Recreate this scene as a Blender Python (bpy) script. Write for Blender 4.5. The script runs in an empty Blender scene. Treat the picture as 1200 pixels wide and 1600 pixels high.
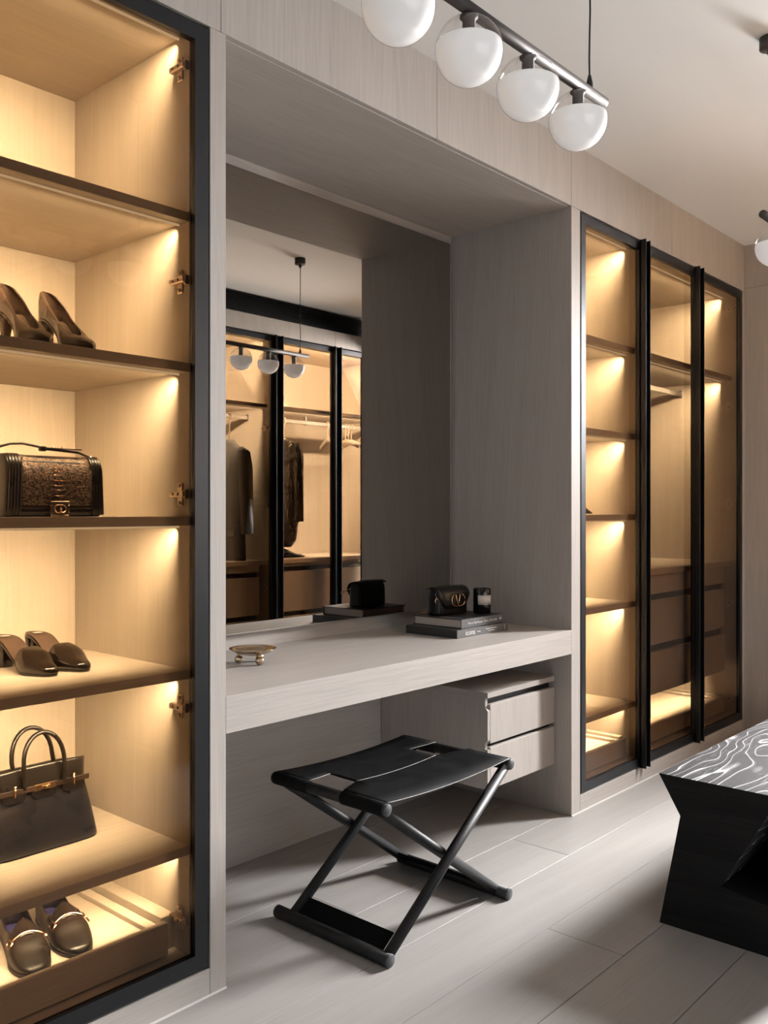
import bpy, bmesh, math, random
from mathutils import Vector, Matrix

random.seed(7)
S = bpy.context.scene
COL = S.collection
PI = math.pi

# ------------------------------------------------------------------ camera, world, light, exposure
CAM_Y, CAM_Z, FPX = -1.865, 1.24, 1400.0
THETA = math.atan(1257.0 / FPX)
cam_d = bpy.data.cameras.new('camera')
cam_d.sensor_fit = 'HORIZONTAL'
cam_d.sensor_width = 36.0
cam_d.lens = 36.0 * FPX / 1200.0
cam_d.clip_start = 0.03
cam_d.shift_y = -1.0 / 1200.0
cam = bpy.data.objects.new('camera', cam_d)
COL.objects.link(cam)
cam.location = (0, CAM_Y, CAM_Z)
cam.rotation_euler = (PI / 2, 0, -(PI / 2 - THETA))
S.camera = cam

world = bpy.data.worlds.new('World')
S.world = world
world.use_nodes = True
bg = world.node_tree.nodes['Background']
bg.inputs['Color'].default_value = (0.80, 0.88, 1.0, 1)
bg.inputs['Strength'].default_value = 1.0

def area_light(name, loc, rot, sx, sy, power, col, spread=PI, parent=None):
    d = bpy.data.lights.new(name, 'AREA')
    d.shape = 'RECTANGLE'; d.size = sx; d.size_y = sy
    d.energy = power; d.color = col; d.spread = spread
    o = bpy.data.objects.new(name, d)
    COL.objects.link(o)
    o.location = loc; o.rotation_euler = rot
    if parent is not None:
        o.parent = parent
        o.location = Vector(loc) - off(parent)
    return o

# room extents
XL, XR = -1.6, 5.12          # left wall, far end wall
YF = -4.6                    # far side of the adjoining space behind the camera
YO = -1.75                   # face of the opposite wardrobes
XO = 2.75                    # where the opposite wardrobes begin
ZC = 2.738                   # ceiling
NB = 0.615                   # depth of niche and carcasses
W1 = (-1.74, -1.02, 0.10, 2.56)     # window in the far end wall: y0 y1 z0 z1
W2 = (-0.9, 2.5, 0.15, 2.45)        # unseen window added behind the camera for soft fill: x0 x1 z0 z1

# daylight through the far window, plus fill from an added rear one
area_light('daylight_far_window', (XR + 1.0, (W1[0] + W1[1]) / 2, (W1[2] + W1[3]) / 2 + 0.62), (0, PI / 2 - math.radians(35), 0),
           W1[3] - W1[2], W1[1] - W1[0] + 0.2, 1030, (0.985, 0.985, 1.0), math.radians(122))
area_light('rear_fill_light', ((W2[0] + W2[1]) / 2, YF - 0.10, (W2[2] + W2[3]) / 2), (PI / 2, 0, 0),
           W2[1] - W2[0], W2[3] - W2[2], 34, (0.96, 0.98, 1.0))

S.view_settings.view_transform = 'Standard'
S.view_settings.look = 'None'
S.view_settings.gamma = 1.0
S.view_settings.use_curve_mapping = False
S.view_settings.exposure = 0.0
S.cycles.max_bounces = 10
S.cycles.diffuse_bounces = 6
S.cycles.glossy_bounces = 6
S.cycles.transmission_bounces = 8
S.cycles.transparent_max_bounces = 24
S.cycles.caustics_reflective = False
S.cycles.caustics_refractive = False
S.cycles.sample_clamp_indirect = 6.0

LED_COL = (1.0, 0.93, 0.69)
LED_OPP = (1.0, 1.0, 0.88)

# ------------------------------------------------------------------ materials
def new_mat(name):
    m = bpy.data.materials.new(name)
    m.use_nodes = True
    nt = m.node_tree
    b = nt.nodes['Principled BSDF']
    return m, nt, b

def plain(name, col, rough=0.5, metal=0.0, spec=0.5, coat=0.0):
    m, nt, b = new_mat(name)
    b.inputs['Base Color'].default_value = (*col, 1)
    b.inputs['Roughness'].default_value = rough
    b.inputs['Metallic'].default_value = metal
    b.inputs['Specular IOR Level'].default_value = spec
    if coat:
        b.inputs['Coat Weight'].default_value = coat
        b.inputs['Coat Roughness'].default_value = 0.15
    return m

def coords(nt, scale, rand=3.0):
    tc = nt.nodes.new('ShaderNodeTexCoord')
    oi = nt.nodes.new('ShaderNodeObjectInfo')
    mul = nt.nodes.new('ShaderNodeVectorMath'); mul.operation = 'SCALE'
    cmb = nt.nodes.new('ShaderNodeCombineXYZ')
    for k in range(3):
        nt.links.new(oi.outputs['Random'], cmb.inputs[k])
    nt.links.new(cmb.outputs[0], mul.inputs[0]); mul.inputs['Scale'].default_value = rand
    add = nt.nodes.new('ShaderNodeVectorMath'); add.operation = 'ADD'
    nt.links.new(tc.outputs['Object'], add.inputs[0]); nt.links.new(mul.outputs[0], add.inputs[1])
    mp = nt.nodes.new('ShaderNodeMapping'); mp.inputs['Scale'].default_value = scale
    nt.links.new(add.outputs[0], mp.inputs['Vector'])
    return mp.outputs[0], oi

def noise(nt, vec, scale, detail=3, rough=0.5, dist=0.0):
    n = nt.nodes.new('ShaderNodeTexNoise')
    n.inputs['Scale'].default_value = scale; n.inputs['Detail'].default_value = detail
    n.inputs['Roughness'].default_value = rough; n.inputs['Distortion'].default_value = dist
    nt.links.new(vec, n.inputs['Vector'])
    return n.outputs['Fac']

def ramp(nt, fac, stops):
    r = nt.nodes.new('ShaderNodeValToRGB')
    e = r.color_ramp.elements
    while len(e) > 1: e.remove(e[0])
    e[0].position = stops[0][0]; e[0].color = (*stops[0][1], 1)
    for p, c in stops[1:]:
        q = e.new(p); q.color = (*c, 1)
    nt.links.new(fac, r.inputs['Fac'])
    return r.outputs['Color']

def mixc(nt, fac, a, b, mode='MIX'):
    m = nt.nodes.new('ShaderNodeMix'); m.data_type = 'RGBA'; m.blend_type = mode
    for i, v in ((0, fac), (6, a), (7, b)):
        if hasattr(v, 'is_linked') or hasattr(v, 'links'):
            nt.links.new(v, m.inputs[i])
        elif i == 0: m.inputs[0].default_value = v
        else: m.inputs[i].default_value = (*v, 1)
    return m.outputs[2]

def bump(nt, b, h, strength, dist=0.001):
    n = nt.nodes.new('ShaderNodeBump')
    n.inputs['Strength'].default_value = strength; n.inputs['Distance'].default_value = dist
    nt.links.new(h, n.inputs['Height']); nt.links.new(n.outputs[0], b.inputs['Normal'])

def wood(name, axis, dark, light, pore=0.90, figure=0.5, rough=0.5, cath=0.93, spec=0.35):
    m, nt, b = new_mat(name)
    a, c = 1.0, 14.0
    sc = [c, c, c]; sc['xyz'.index(axis)] = a
    v, oi = coords(nt, sc)
    fig = noise(nt, v, 0.55, 3, 0.55, 1.4)
    w = nt.nodes.new('ShaderNodeTexWave')
    w.wave_type = 'BANDS'; w.bands_direction = 'DIAGONAL'; w.wave_profile = 'SAW'
    w.inputs['Scale'].default_value = 0.35; w.inputs['Distortion'].default_value = 16.0
    w.inputs['Detail'].default_value = 2.0; w.inputs['Detail Scale'].default_value = 0.35
    nt.links.new(v, w.inputs['Vector'])
    sc2 = [170.0] * 3; sc2['xyz'.index(axis)] = 5.0
    v2, _ = coords(nt, sc2)
    fine = noise(nt, v2, 1.0, 3, 0.6)
    mixv = nt.nodes.new('ShaderNodeMix'); mixv.data_type = 'FLOAT'
    mixv.inputs[0].default_value = figure
    nt.links.new(fig, mixv.inputs[2]); nt.links.new(w.outputs['Fac'], mixv.inputs[3])
    base = ramp(nt, mixv.outputs[0], [(0.25, dark), (0.75, light)])
    lines = ramp(nt, w.outputs['Fac'], [(0.0, (1, 1, 1)), (0.70, (1, 1, 1)), (0.93, (cath,) * 3), (1.0, (1, 1, 1))])
    base = mixc(nt, 1.0, base, lines, 'MULTIPLY')
    pr = ramp(nt, fine, [(0.36, (pore,) * 3), (0.56, (1, 1, 1))])
    col = mixc(nt, 1.0, base, pr, 'MULTIPLY')
    var = ramp(nt, oi.outputs['Random'], [(0, (0.955,) * 3), (1, (1.0,) * 3)])
    col = mixc(nt, 1.0, col, var, 'MULTIPLY')
    nt.links.new(col, b.inputs['Base Color'])
    b.inputs['Roughness'].default_value = rough
    b.inputs['Specular IOR Level'].default_value = spec
    bump(nt, b, fine, 0.12, 0.0006)
    return m

GD, GL = (0.445, 0.406, 0.373), (0.485, 0.446, 0.412)
M = {}
M['wood_v'] = wood('greige_oak_vertical', 'z', GD, GL, figure=0.35)
M['wood_h'] = wood('greige_oak_horizontal', 'x', GD, GL, figure=0.4)
M['wood_in'] = wood('greige_oak_led_warmed', 'z', (0.47, 0.40, 0.325), (0.53, 0.455, 0.375), pore=0.93, figure=0.25, cath=0.97)  # same oak as outside, with the LED warmth put into its colour
M['wood_in_h'] = wood('greige_oak_led_warmed_shelf', 'x', (0.47, 0.40, 0.325), (0.53, 0.455, 0.375), pore=0.92, figure=0.3)  # shelf grain of that oak, likewise tinted for the LED glow
M['floor'] = wood('pale_oak_plank', 'x', (0.335, 0.316, 0.297), (0.375, 0.355, 0.335), pore=0.95, figure=0.3, rough=0.42)
M['joint_w'] = plain('pale_floor_joint', (0.72, 0.69, 0.66), 0.7)
M['joint_d'] = plain('dark_gap', (0.035, 0.03, 0.028), 0.8)
M['plaster'] = plain('warm_white_plaster', (0.76, 0.745, 0.72), 0.85, spec=0.2)
M['walls'] = plain('dark_low_bounce_paint', (0.16, 0.15, 0.14), 0.85, spec=0.2)  # unseen walls made dark to cut bounce light into the room
M['black'] = plain('black_anodised_metal', (0.046, 0.048, 0.052), 0.40, 1.0)
M['black_in'] = plain('black_channel', (0.012, 0.012, 0.013), 0.5)
M['nickel'] = plain('nickel_hinge', (0.62, 0.50, 0.40), 0.28, 1.0)
M['rail'] = plain('satin_steel', (0.62, 0.58, 0.54), 0.3, 1.0)
M['gold'] = plain('gold_metal', (0.80, 0.56, 0.32), 0.22, 1.0)
M['rose'] = plain('rose_gold_metal', (0.72, 0.46, 0.30), 0.25, 1.0)
M['bronze_dish'] = plain('polished_bronze', (0.52, 0.41, 0.29), 0.16, 1.0)
M['gunmetal'] = plain('brushed_gunmetal', (0.10, 0.088, 0.083), 0.55, 0.8)
M['white_text'] = plain('white_print', (0.8, 0.78, 0.76), 0.6)
M['grey_text'] = plain('grey_print', (0.12, 0.11, 0.11), 0.6)
M['label'] = plain('cream_label', (0.62, 0.56, 0.51), 0.6)
M['pages'] = plain('book_pages', (0.55, 0.49, 0.44), 0.8)
M['cover'] = plain('charcoal_cover', (0.028, 0.029, 0.031), 0.42)
M['spine'] = plain('grey_spine', (0.115, 0.115, 0.115), 0.45)
M['hanger'] = plain('pale_hanger_wood', (0.78, 0.66, 0.52), 0.45)
M['blacklac'] = plain('black_glass_jar', (0.006, 0.006, 0.007), 0.08)
M['white_cap'] = plain('white_plastic', (0.75, 0.73, 0.70), 0.4)

def leather(name, col, rough=0.42, scale=260, strength=0.25, coat=0.0, spec=0.5):
    m, nt, b = new_mat(name)
    v, _ = coords(nt, (1, 1, 1))
    vo = nt.nodes.new('ShaderNodeTexVoronoi'); vo.inputs['Scale'].default_value = scale
    nt.links.new(v, vo.inputs['Vector'])
    n = noise(nt, v, 14, 4)
    r = ramp(nt, n, [(0.3, tuple(c * 0.75 for c in col)), (0.7, tuple(min(1, c * 1.25) for c in col))])
    nt.links.new(r, b.inputs['Base Color'])
    rr = ramp(nt, n, [(0.3, (rough * 0.85,) * 3), (0.75, (rough * 1.2,) * 3)])
    nt.links.new(rr, b.inputs['Roughness'])
    b.inputs['Coat Weight'].default_value = coat
    b.inputs['Specular IOR Level'].default_value = spec
    b.inputs['Coat Roughness'].default_value = 0.2
    bump(nt, b, vo.outputs['Distance'], strength, 0.0004)
    return m

M['leather_black'] = leather('black_hide', (0.006, 0.006, 0.0063), 0.65, 420, 0.3, spec=0.07)
M['leather_edge'] = plain('pale_cut_edge', (0.26, 0.25, 0.24), 0.6)
M['leather_brown'] = leather('dark_brown_calf', (0.0062, 0.0038, 0.0026), 0.30, 500, 0.05, 0.12, spec=0.4)
M['leather_piping'] = leather('brown_strap_calf', (0.020, 0.011, 0.007), 0.38, 500, 0.08)
M['leather_mule'] = leather('brown_polished_calf', (0.009, 0.005, 0.0033), 0.16, 600, 0.04, 0.5)
M['leather_sole'] = leather('cocoa_insole', (0.055, 0.032, 0.021), 0.5, 500, 0.08)
M['loafer'] = leather('dark_loafer_leather', (0.0075, 0.0046, 0.0032), 0.32, 350, 0.10, 0.12, spec=0.4)
M['loafer_in'] = plain('violet_lining', (0.05, 0.045, 0.16), 0.5)
M['pump'] = leather('bronze_satin_leather', (0.062, 0.036, 0.023), 0.26, 600, 0.05, 0.3)
M['pump_in'] = plain('metallic_insole', (0.16, 0.11, 0.075), 0.3, 0.6)
M['bag_black'] = leather('black_grain_leather', (0.0045, 0.0045, 0.005), 0.38, 300, 0.2, 0.05, spec=0.3)
M['jacket'] = plain('black_wool', (0.030, 0.025, 0.022), 0.8)
M['jacket2'] = plain('black_satin_lapel', (0.040, 0.034, 0.030), 0.5)
M['stool_wood'] = wood('black_stained_ash', 'z', (0.010, 0.010, 0.0108), (0.018, 0.018, 0.019), pore=0.7, rough=0.5)
M['cap'] = plain('dark_end_cap', (0.045, 0.045, 0.047), 0.5)
M['garment'] = leather('black_soft_cloth', (0.012, 0.010, 0.010), 0.5, 120, 0.5)

def snakeskin(name, c0, c1, scale, metal=0.5):
    m, nt, b = new_mat(name)
    v, _ = coords(nt, (1, 1, 1.25))
    vo = nt.nodes.new('ShaderNodeTexVoronoi'); vo.inputs['Scale'].default_value = scale
    nt.links.new(v, vo.inputs['Vector'])
    sep = nt.nodes.new('ShaderNodeSeparateColor'); nt.links.new(vo.outputs['Color'], sep.inputs[0])
    col = ramp(nt, sep.outputs[0], [(0.15, c0), (0.5, tuple((a + b2) / 2 for a, b2 in zip(c0, c1))), (0.9, c1)])
    nt.links.new(col, b.inputs['Base Color'])
    b.inputs['Metallic'].default_value = metal
    b.inputs['Roughness'].default_value = 0.35
    bump(nt, b, vo.outputs['Distance'], 0.6, 0.002)
    return m

M['snake'] = snakeskin('bronze_scaled_leather', (0.018, 0.010, 0.007), (0.20, 0.13, 0.092), 280, 0.35)
M['snake2'] = snakeskin('patterned_toe_leather', (0.04, 0.022, 0.018), (0.24, 0.15, 0.11), 90, 0.1)

def sequins():
    m, nt, b = new_mat('black_sequins')
    v, _ = coords(nt, (1, 1, 1))
    vo = nt.nodes.new('ShaderNodeTexVoronoi'); vo.inputs['Scale'].default_value = 130
    nt.links.new(v, vo.inputs['Vector'])
    g = nt.nodes.new('ShaderNodeNewGeometry')
    s = nt.nodes.new('ShaderNodeVectorMath'); s.operation = 'SUBTRACT'; s.inputs[1].default_value = (0.5, 0.5, 0.5)
    nt.links.new(vo.outputs['Color'], s.inputs[0])
    k = nt.nodes.new('ShaderNodeVectorMath'); k.operation = 'SCALE'; k.inputs['Scale'].default_value = 0.9
    nt.links.new(s.outputs[0], k.inputs[0])
    a = nt.nodes.new('ShaderNodeVectorMath'); a.operation = 'ADD'
    nt.links.new(g.outputs['Normal'], a.inputs[0]); nt.links.new(k.outputs[0], a.inputs[1])
    nn = nt.nodes.new('ShaderNodeVectorMath'); nn.operation = 'NORMALIZE'
    nt.links.new(a.outputs[0], nn.inputs[0]); nt.links.new(nn.outputs[0], b.inputs['Normal'])
    b.inputs['Base Color'].default_value = (0.045, 0.038, 0.03, 1)
    b.inputs['Metallic'].default_value = 0.9
    b.inputs['Roughness'].default_value = 0.12
    return m
M['sequin'] = sequins()
M['sequin_disc'] = plain('bright_sequin', (0.55, 0.50, 0.44), 0.18, 1.0)

def thin_glass(name, tint, rough=0.0, ior=1.45):
    m = bpy.data.materials.new(name); m.use_nodes = True
    nt = m.node_tree
    nt.nodes.remove(nt.nodes['Principled BSDF'])
    out = nt.nodes['Material Output']
    tr = nt.nodes.new('ShaderNodeBsdfTransparent'); tr.inputs[0].default_value = (*tint, 1)
    gl = nt.nodes.new('ShaderNodeBsdfGlossy'); gl.inputs['Roughness'].default_value = rough
    fr = nt.nodes.new('ShaderNodeFresnel'); fr.inputs['IOR'].default_value = ior
    mx = nt.nodes.new('ShaderNodeMixShader')
    # the Fresnel node inverts the index on back faces: undo that, a thin pane reflects alike from both sides
    ge = nt.nodes.new('ShaderNodeNewGeometry')
    k = nt.nodes.new('ShaderNodeMath'); k.operation = 'MULTIPLY_ADD'; k.inputs[1].default_value = -2.0; k.inputs[2].default_value = 1.0
    nt.links.new(ge.outputs['Backfacing'], k.inputs[0])
    pw = nt.nodes.new('ShaderNodeMath'); pw.operation = 'POWER'; pw.inputs[0].default_value = ior
    nt.links.new(k.outputs[0], pw.inputs[1]); nt.links.new(pw.outputs[0], fr.inputs['IOR'])
    nt.links.new(fr.outputs[0], mx.inputs[0]); nt.links.new(tr.outputs[0], mx.inputs[1]); nt.links.new(gl.outputs[0], mx.inputs[2])
    nt.links.new(mx.outputs[0], out.inputs['Surface'])
    return m
M['bronze_glass'] = thin_glass('bronze_tinted_glass', (0.675, 0.588, 0.502), ior=1.32)
M['clear_glass'] = thin_glass('clear_glass', (0.97, 0.965, 0.96), ior=1.5)

def emit(name, col, strength):
    m = bpy.data.materials.new(name); m.use_nodes = True
    nt = m.node_tree
    nt.nodes.remove(nt.nodes['Principled BSDF'])
    e = nt.nodes.new('ShaderNodeEmission'); e.inputs[0].default_value = (*col, 1); e.inputs[1].default_value = strength
    nt.links.new(e.outputs[0], nt.nodes['Material Output'].inputs['Surface'])
    return m
M['led'] = emit('warm_led_diffuser', (1.0, 0.82, 0.56), 1.0)

M['mirror'] = plain('bronze_mirror', (0.42, 0.39, 0.355), 0.0, 1.0)
m, nt, b = new_mat('opal_glass')
b.inputs['Base Color'].default_value = (0.86, 0.85, 0.845, 1)
b.inputs['Roughness'].default_value = 0.35
b.inputs['Transmission Weight'].default_value = 0.0
b.inputs['Emission Color'].default_value = (1.0, 0.97, 0.95, 1)
b.inputs['Emission Strength'].default_value = 0.32
b.inputs['Subsurface Weight'].default_value = 0.4
b.inputs['Subsurface Radius'].default_value = (0.05, 0.05, 0.05)
b.inputs['Subsurface Scale'].default_value = 0.5
M['opal'] = m

def cerused():
    m, nt, b = new_mat('cerused_black_oak')
    v, _ = coords(nt, (1.3, 4.2, 4.2), 0.0)
    n1 = noise(nt, v, 1.0, 2.0, 0.5, 0.5)
    v0, _ = coords(nt, (1, 1, 1), 0.0)
    sx = nt.nodes.new('ShaderNodeSeparateXYZ'); nt.links.new(v0, sx.inputs[0])
    my = nt.nodes.new('ShaderNodeMath'); my.operation = 'MULTIPLY'; my.inputs[1].default_value = 25.0
    nt.links.new(sx.outputs['Y'], my.inputs[0])
    mul = nt.nodes.new('ShaderNodeMath'); mul.operation = 'MULTIPLY_ADD'; mul.inputs[1].default_value = 12.0
    nt.links.new(n1, mul.inputs[0]); nt.links.new(my.outputs[0], mul.inputs[2])
    fr = nt.nodes.new('ShaderNodeMath'); fr.operation = 'FRACT'; nt.links.new(mul.outputs[0], fr.inputs[0])
    line = ramp(nt, fr.outputs[0], [(0.0, (0, 0, 0)), (0.80, (0.01,) * 3), (0.92, (0.22,) * 3), (0.962, (1, 1, 1)), (0.985, (0.8,) * 3), (1.0, (0, 0, 0))])
    v2, _ = coords(nt, (14, 160, 160), 0.0)
    n2 = noise(nt, v2, 1.0, 4, 0.7)
    v3, _ = coords(nt, (4, 11, 11), 0.0)
    n3 = noise(nt, v3, 1.0, 3, 0.5)
    speck = ramp(nt, n2, [(0.52, (0, 0, 0)), (0.75, (0.45,) * 3)])
    patch = ramp(nt, n3, [(0.42, (0.06,) * 3), (0.68, (1, 1, 1))])
    sp = mixc(nt, 1.0, speck, patch, 'MULTIPLY')
    tot = mixc(nt, 1.0, line, sp, 'ADD')
    sepc = nt.nodes.new('ShaderNodeSeparateColor'); nt.links.new(tot, sepc.inputs[0])
    col = mixc(nt, sepc.outputs[0], (0.030, 0.0288, 0.0292), (0.44, 0.43, 0.43))
    nt.links.new(col, b.inputs['Base Color'])
    b.inputs['Roughness'].default_value = 0.7
    b.inputs['Specular IOR Level'].default_value = 0.06
    return m
M['cerused'] = cerused()
M['ebony'] = wood('black_stained_oak', 'y', (0.011, 0.011, 0.0112), (0.016, 0.016, 0.0162), pore=0.7, rough=0.65, spec=0.15)

# ------------------------------------------------------------------ helpers
OFF = {}
def off(o):
    return OFF.get(o.name, Vector((0, 0, 0)))

def tagit(o, label=None, cat=None, group=None, kind=None):
    if label: o['label'] = label
    if cat: o['category'] = cat
    if group: o['group'] = group
    if kind: o['kind'] = kind
    return o

def thing(name, loc, label, cat, group=None, rot=0.0, kind=None):
    o = bpy.data.objects.new(name, None)
    o.empty_display_size = 0.05
    COL.objects.link(o)
    o.location = loc
    o.rotation_euler = (0, 0, rot)
    OFF[o.name] = Vector(loc)
    return tagit(o, label, cat, group, kind)

class MB:
    """collects shapes, then build() links them as one mesh object"""
    def __init__(self):
        self.bm = bmesh.new(); self.mats = []
    def box(self, x0, x1, y0, y1, z0, z1, bev=0.0, mat=0):
        x0, x1 = min(x0, x1), max(x0, x1); y0, y1 = min(y0, y1), max(y0, y1); z0, z1 = min(z0, z1), max(z0, z1)
        t = bmesh.new()
        bmesh.ops.create_cube(t, size=1.0)
        for v in t.verts:
            v.co = Vector(((x0 + x1) / 2 + v.co.x * (x1 - x0), (y0 + y1) / 2 + v.co.y * (y1 - y0), (z0 + z1) / 2 + v.co.z * (z1 - z0)))
        if bev > 0:
            bmesh.ops.bevel(t, geom=list(t.edges), offset=bev, segments=1, affect='EDGES')
        self._merge(t, mat); return self
    def _merge(self, t, mat=0, smooth=False):
        me = bpy.data.meshes.new('tmp'); t.to_mesh(me); t.free()
        n0 = len(self.bm.faces)
        self.bm.from_mesh(me); bpy.data.meshes.remove(me)
        self.bm.faces.ensure_lookup_table()
        for f in self.bm.faces[n0:]:
            f.material_index = mat
            if smooth: f.smooth = True
    def raw(self, verts, faces, mat=0, smooth=False):
        vs = [self.bm.verts.new(Vector(v)) for v in verts]
        for f in faces:
            try:
                q = self.bm.faces.new([vs[i] for i in f]); q.material_index = mat; q.smooth = smooth
            except ValueError:
                pass
        return self
    def loft(self, rings, cap=True, closed=True, mat=0, smooth=True):
        n = len(rings[0]); vs = [p for r in rings for p in r]; fs = []
        m_ = n if closed else n - 1
        for i in range(len(rings) - 1):
            for j in range(m_):
                k = (j + 1) % n
                fs.append((i * n + j, i * n + k, (i + 1) * n + k, (i + 1) * n + j))
        if cap and closed:
            fs.append(tuple(range(n))[::-1]); fs.append(tuple((len(rings) - 1) * n + j for j in range(n)))
        return self.raw(vs, fs, mat, smooth)
    def prism(self, poly, axis, a, b_, mat=0):
        """poly: 2D list in the two other axes"""
        def P(u, v, w):
            return {'x': (w, u, v), 'y': (u, w, v), 'z': (u, v, w)}[axis]
        n = len(poly)
        vs = [P(u, v, a) for u, v in poly] + [P(u, v, b_) for u, v in poly]
        fs = [tuple(range(n)), tuple(range(n, 2 * n))[::-1]] + [(i, (i + 1) % n, n + (i + 1) % n, n + i) for i in range(n)]
        return self.raw(vs, fs, mat)
    def tube(self, pts, r, n=10, mat=0, closed=False, cap=True):
        pts = [Vector(p) for p in pts]; rings = []
        prev = None
        for i, p in enumerate(pts):
            if closed: d = pts[(i + 1) % len(pts)] - pts[i - 1]
            elif i == 0: d = pts[1] - p
            elif i == len(pts) - 1: d = p - pts[-2]
            else: d = pts[i + 1] - pts[i - 1]
            d.normalize()
            if prev is None:
                up = Vector((0, 0, 1)) if abs(d.z) < 0.9 else Vector((1, 0, 0))
                x = d.cross(up).normalized()
            else:
                x = (prev - d * prev.dot(d)).normalized()
            prev = x; y = d.cross(x)
            rr = r[i] if isinstance(r, (list, tuple)) else r
            rings.append([p + x * math.cos(2 * PI * k / n) * rr + y * math.sin(2 * PI * k / n) * rr for k in range(n)])
        if closed: rings.append(rings[0])
        return self.loft(rings, cap and not closed, True, mat)
    def lathe(self, prof, c=(0, 0, 0), n=32, mat=0, cap=False):
        rings = [[(c[0] + r * math.cos(2 * PI * k / n), c[1] + r * math.sin(2 * PI * k / n), c[2] + z) for k in range(n)] for r, z in prof]
        return self.loft(rings, cap, True, mat)
    def sphere(self, c, r, n=16, mat=0, sz=1.0):
        prof = [(max(1e-4, r * math.sin(PI * i / n)), -r * sz * math.cos(PI * i / n)) for i in range(n + 1)]
        return self.lathe(prof, c, 2 * n, mat)
    def build(self, name, mat, parent=None, local=False, subsurf=0, solid=0.0, smooth_angle=None, label=None):
        bm = self.bm
        bmesh.ops.remove_doubles(bm, verts=bm.verts, dist=1e-6)
        bmesh.ops.recalc_face_normals(bm, faces=bm.faces)
        if parent is not None and not local:
            d = off(parent)
            for v in bm.verts: v.co -= d
        me = bpy.data.meshes.new(name); bm.to_mesh(me); bm.free()
        mats = mat if isinstance(mat, (list, tuple)) else [mat]
        for q in mats: me.materials.append(M[q] if isinstance(q, str) else q)
        o = bpy.data.objects.new(name, me); COL.objects.link(o)
        if parent is not None:
            o.parent = parent
            OFF[o.name] = off(parent).copy()
        if solid:
            md = o.modifiers.new('solid', 'SOLIDIFY'); md.thickness = solid; md.offset = -1
        if subsurf:
            md = o.modifiers.new('sub', 'SUBSURF'); md.levels = subsurf; md.render_levels = subsurf
        if label: o['label'] = label
        return o

def bx(name, x0, x1, y0, y1, z0, z1, mat, parent=None, bev=0.0012, local=False, label=None):
    return MB().box(x0, x1, y0, y1, z0, z1, bev).build(name, mat, parent, local, label=label)

def interp(t, pts):
    """smooth curve through the control points (cubic Hermite, monotone tangents)"""
    n = len(pts)
    if t <= pts[0][0]: return pts[0][1]
    if t >= pts[-1][0]: return pts[-1][1]
    d = [(pts[i + 1][1] - pts[i][1]) / (pts[i + 1][0] - pts[i][0]) for i in range(n - 1)]
    tg = [d[0]] + [0.0 if d[i - 1] * d[i] <= 0 else 2 * d[i - 1] * d[i] / (d[i - 1] + d[i]) for i in range(1, n - 1)] + [d[-1]]
    for i in range(n - 1):
        if t <= pts[i + 1][0]:
            h = pts[i + 1][0] - pts[i][0]; u = (t - pts[i][0]) / h
            return ((2 * u ** 3 - 3 * u ** 2 + 1) * pts[i][1] + (u ** 3 - 2 * u ** 2 + u) * h * tg[i]
                    + (-2 * u ** 3 + 3 * u ** 2) * pts[i + 1][1] + (u ** 3 - u ** 2) * h * tg[i + 1])

def copy_tree(o, parent=None):
    c = o.copy(); COL.objects.link(c)
    if parent is not None: c.parent = parent
    for ch in list(o.children): copy_tree(ch, c)
    return c

def structure(name, loc=(0, 0, 0)):
    o = thing(name, loc, None, None, kind='structure')
    return o

# ------------------------------------------------------------------ room shell
# floor with single planks, rows 0.245 m wide running along x
sub = MB().box(XL, XR, YF, NB, -0.06, -0.012).build('floor', 'joint_w')
sub['kind'] = 'structure'
edges = [0.53 - 0.2445 * k for k in range(0, 22)]
rows = [(NB, edges[0])] + [(a, b_) for a, b_ in zip(edges, edges[1:])]
special = {1: [0.7, 2.6], 2: [1.99], 3: [2.848], 4: [1.40, 3.75], 5: [2.308], 6: [1.15, 3.4], 7: [1.0, 3.1]}
for i, (ya, yb) in enumerate(rows):
    cuts = special.get(i)
    if cuts is None:
        cuts = [random.uniform(-1.2, 0.6)]
    else:
        cuts = list(cuts)
    while cuts[0] - 2.0 > XL + 0.4: cuts.insert(0, cuts[0] - 2.0)
    while cuts[-1] + 2.0 < XR - 0.4: cuts.append(cuts[-1] + 2.0)
    xs = [XL] + cuts + [XR]
    for a, b_ in zip(xs, xs[1:]):
        bx('floor_plank', a + 0.0009, b_ - 0.0009, max(yb, YF) + 0.0011, ya - 0.0011, -0.014, 0.0, 'floor', sub, 0.0006)
    for c_ in cuts:
        bx('end_joint', c_ - 0.0012, c_ + 0.0012, yb + 0.001, ya - 0.001, -0.013, -0.0006, 'joint_d', sub, 0)

ceil = MB().box(XL - 0.1, XR + 0.1, YF - 0.1, NB + 0.1, ZC, ZC + 0.12).build('ceiling', 'plaster')
ceil['kind'] = 'structure'

# joinery wall: fascia, posts, niche lining
WB = structure('wall_back')
FR0, FR1 = 0.072, 2.480      # door frame zone
fx = [XL, 0.2, 1.445, 2.342, 3.217, 4.169, XR]
for a, b_ in zip(fx, fx[1:]):
    z0 = 0.0 if b_ <= 0.21 else FR1 + 0.002
    bx('fascia_panel', a + 0.0008, b_ - 0.0008, 0, 0.02, z0, ZC, 'wood_v' if b_ > 0.21 else 'walls', WB, 0.0006)
NL, NR = 1.461, 3.217        # niche
bx('post_panel', 1.4105, NL, 0, NB, 0, FR1 + 0.001, 'wood_v', WB, 0.0008)
bx('post_panel', NR, 3.287, 0, NB, 0, FR1 + 0.001, 'wood_v', WB, 0.0008)
bx('end_stile', 5.094, XR, 0, 0.02, 0, FR1 + 0.001, 'wood_v', WB, 0.0006)
bx('plinth_panel', 0.2, 1.4095, 0, 0.02, 0, FR0 - 0.002, 'wood_h', WB, 0.0006)
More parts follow.
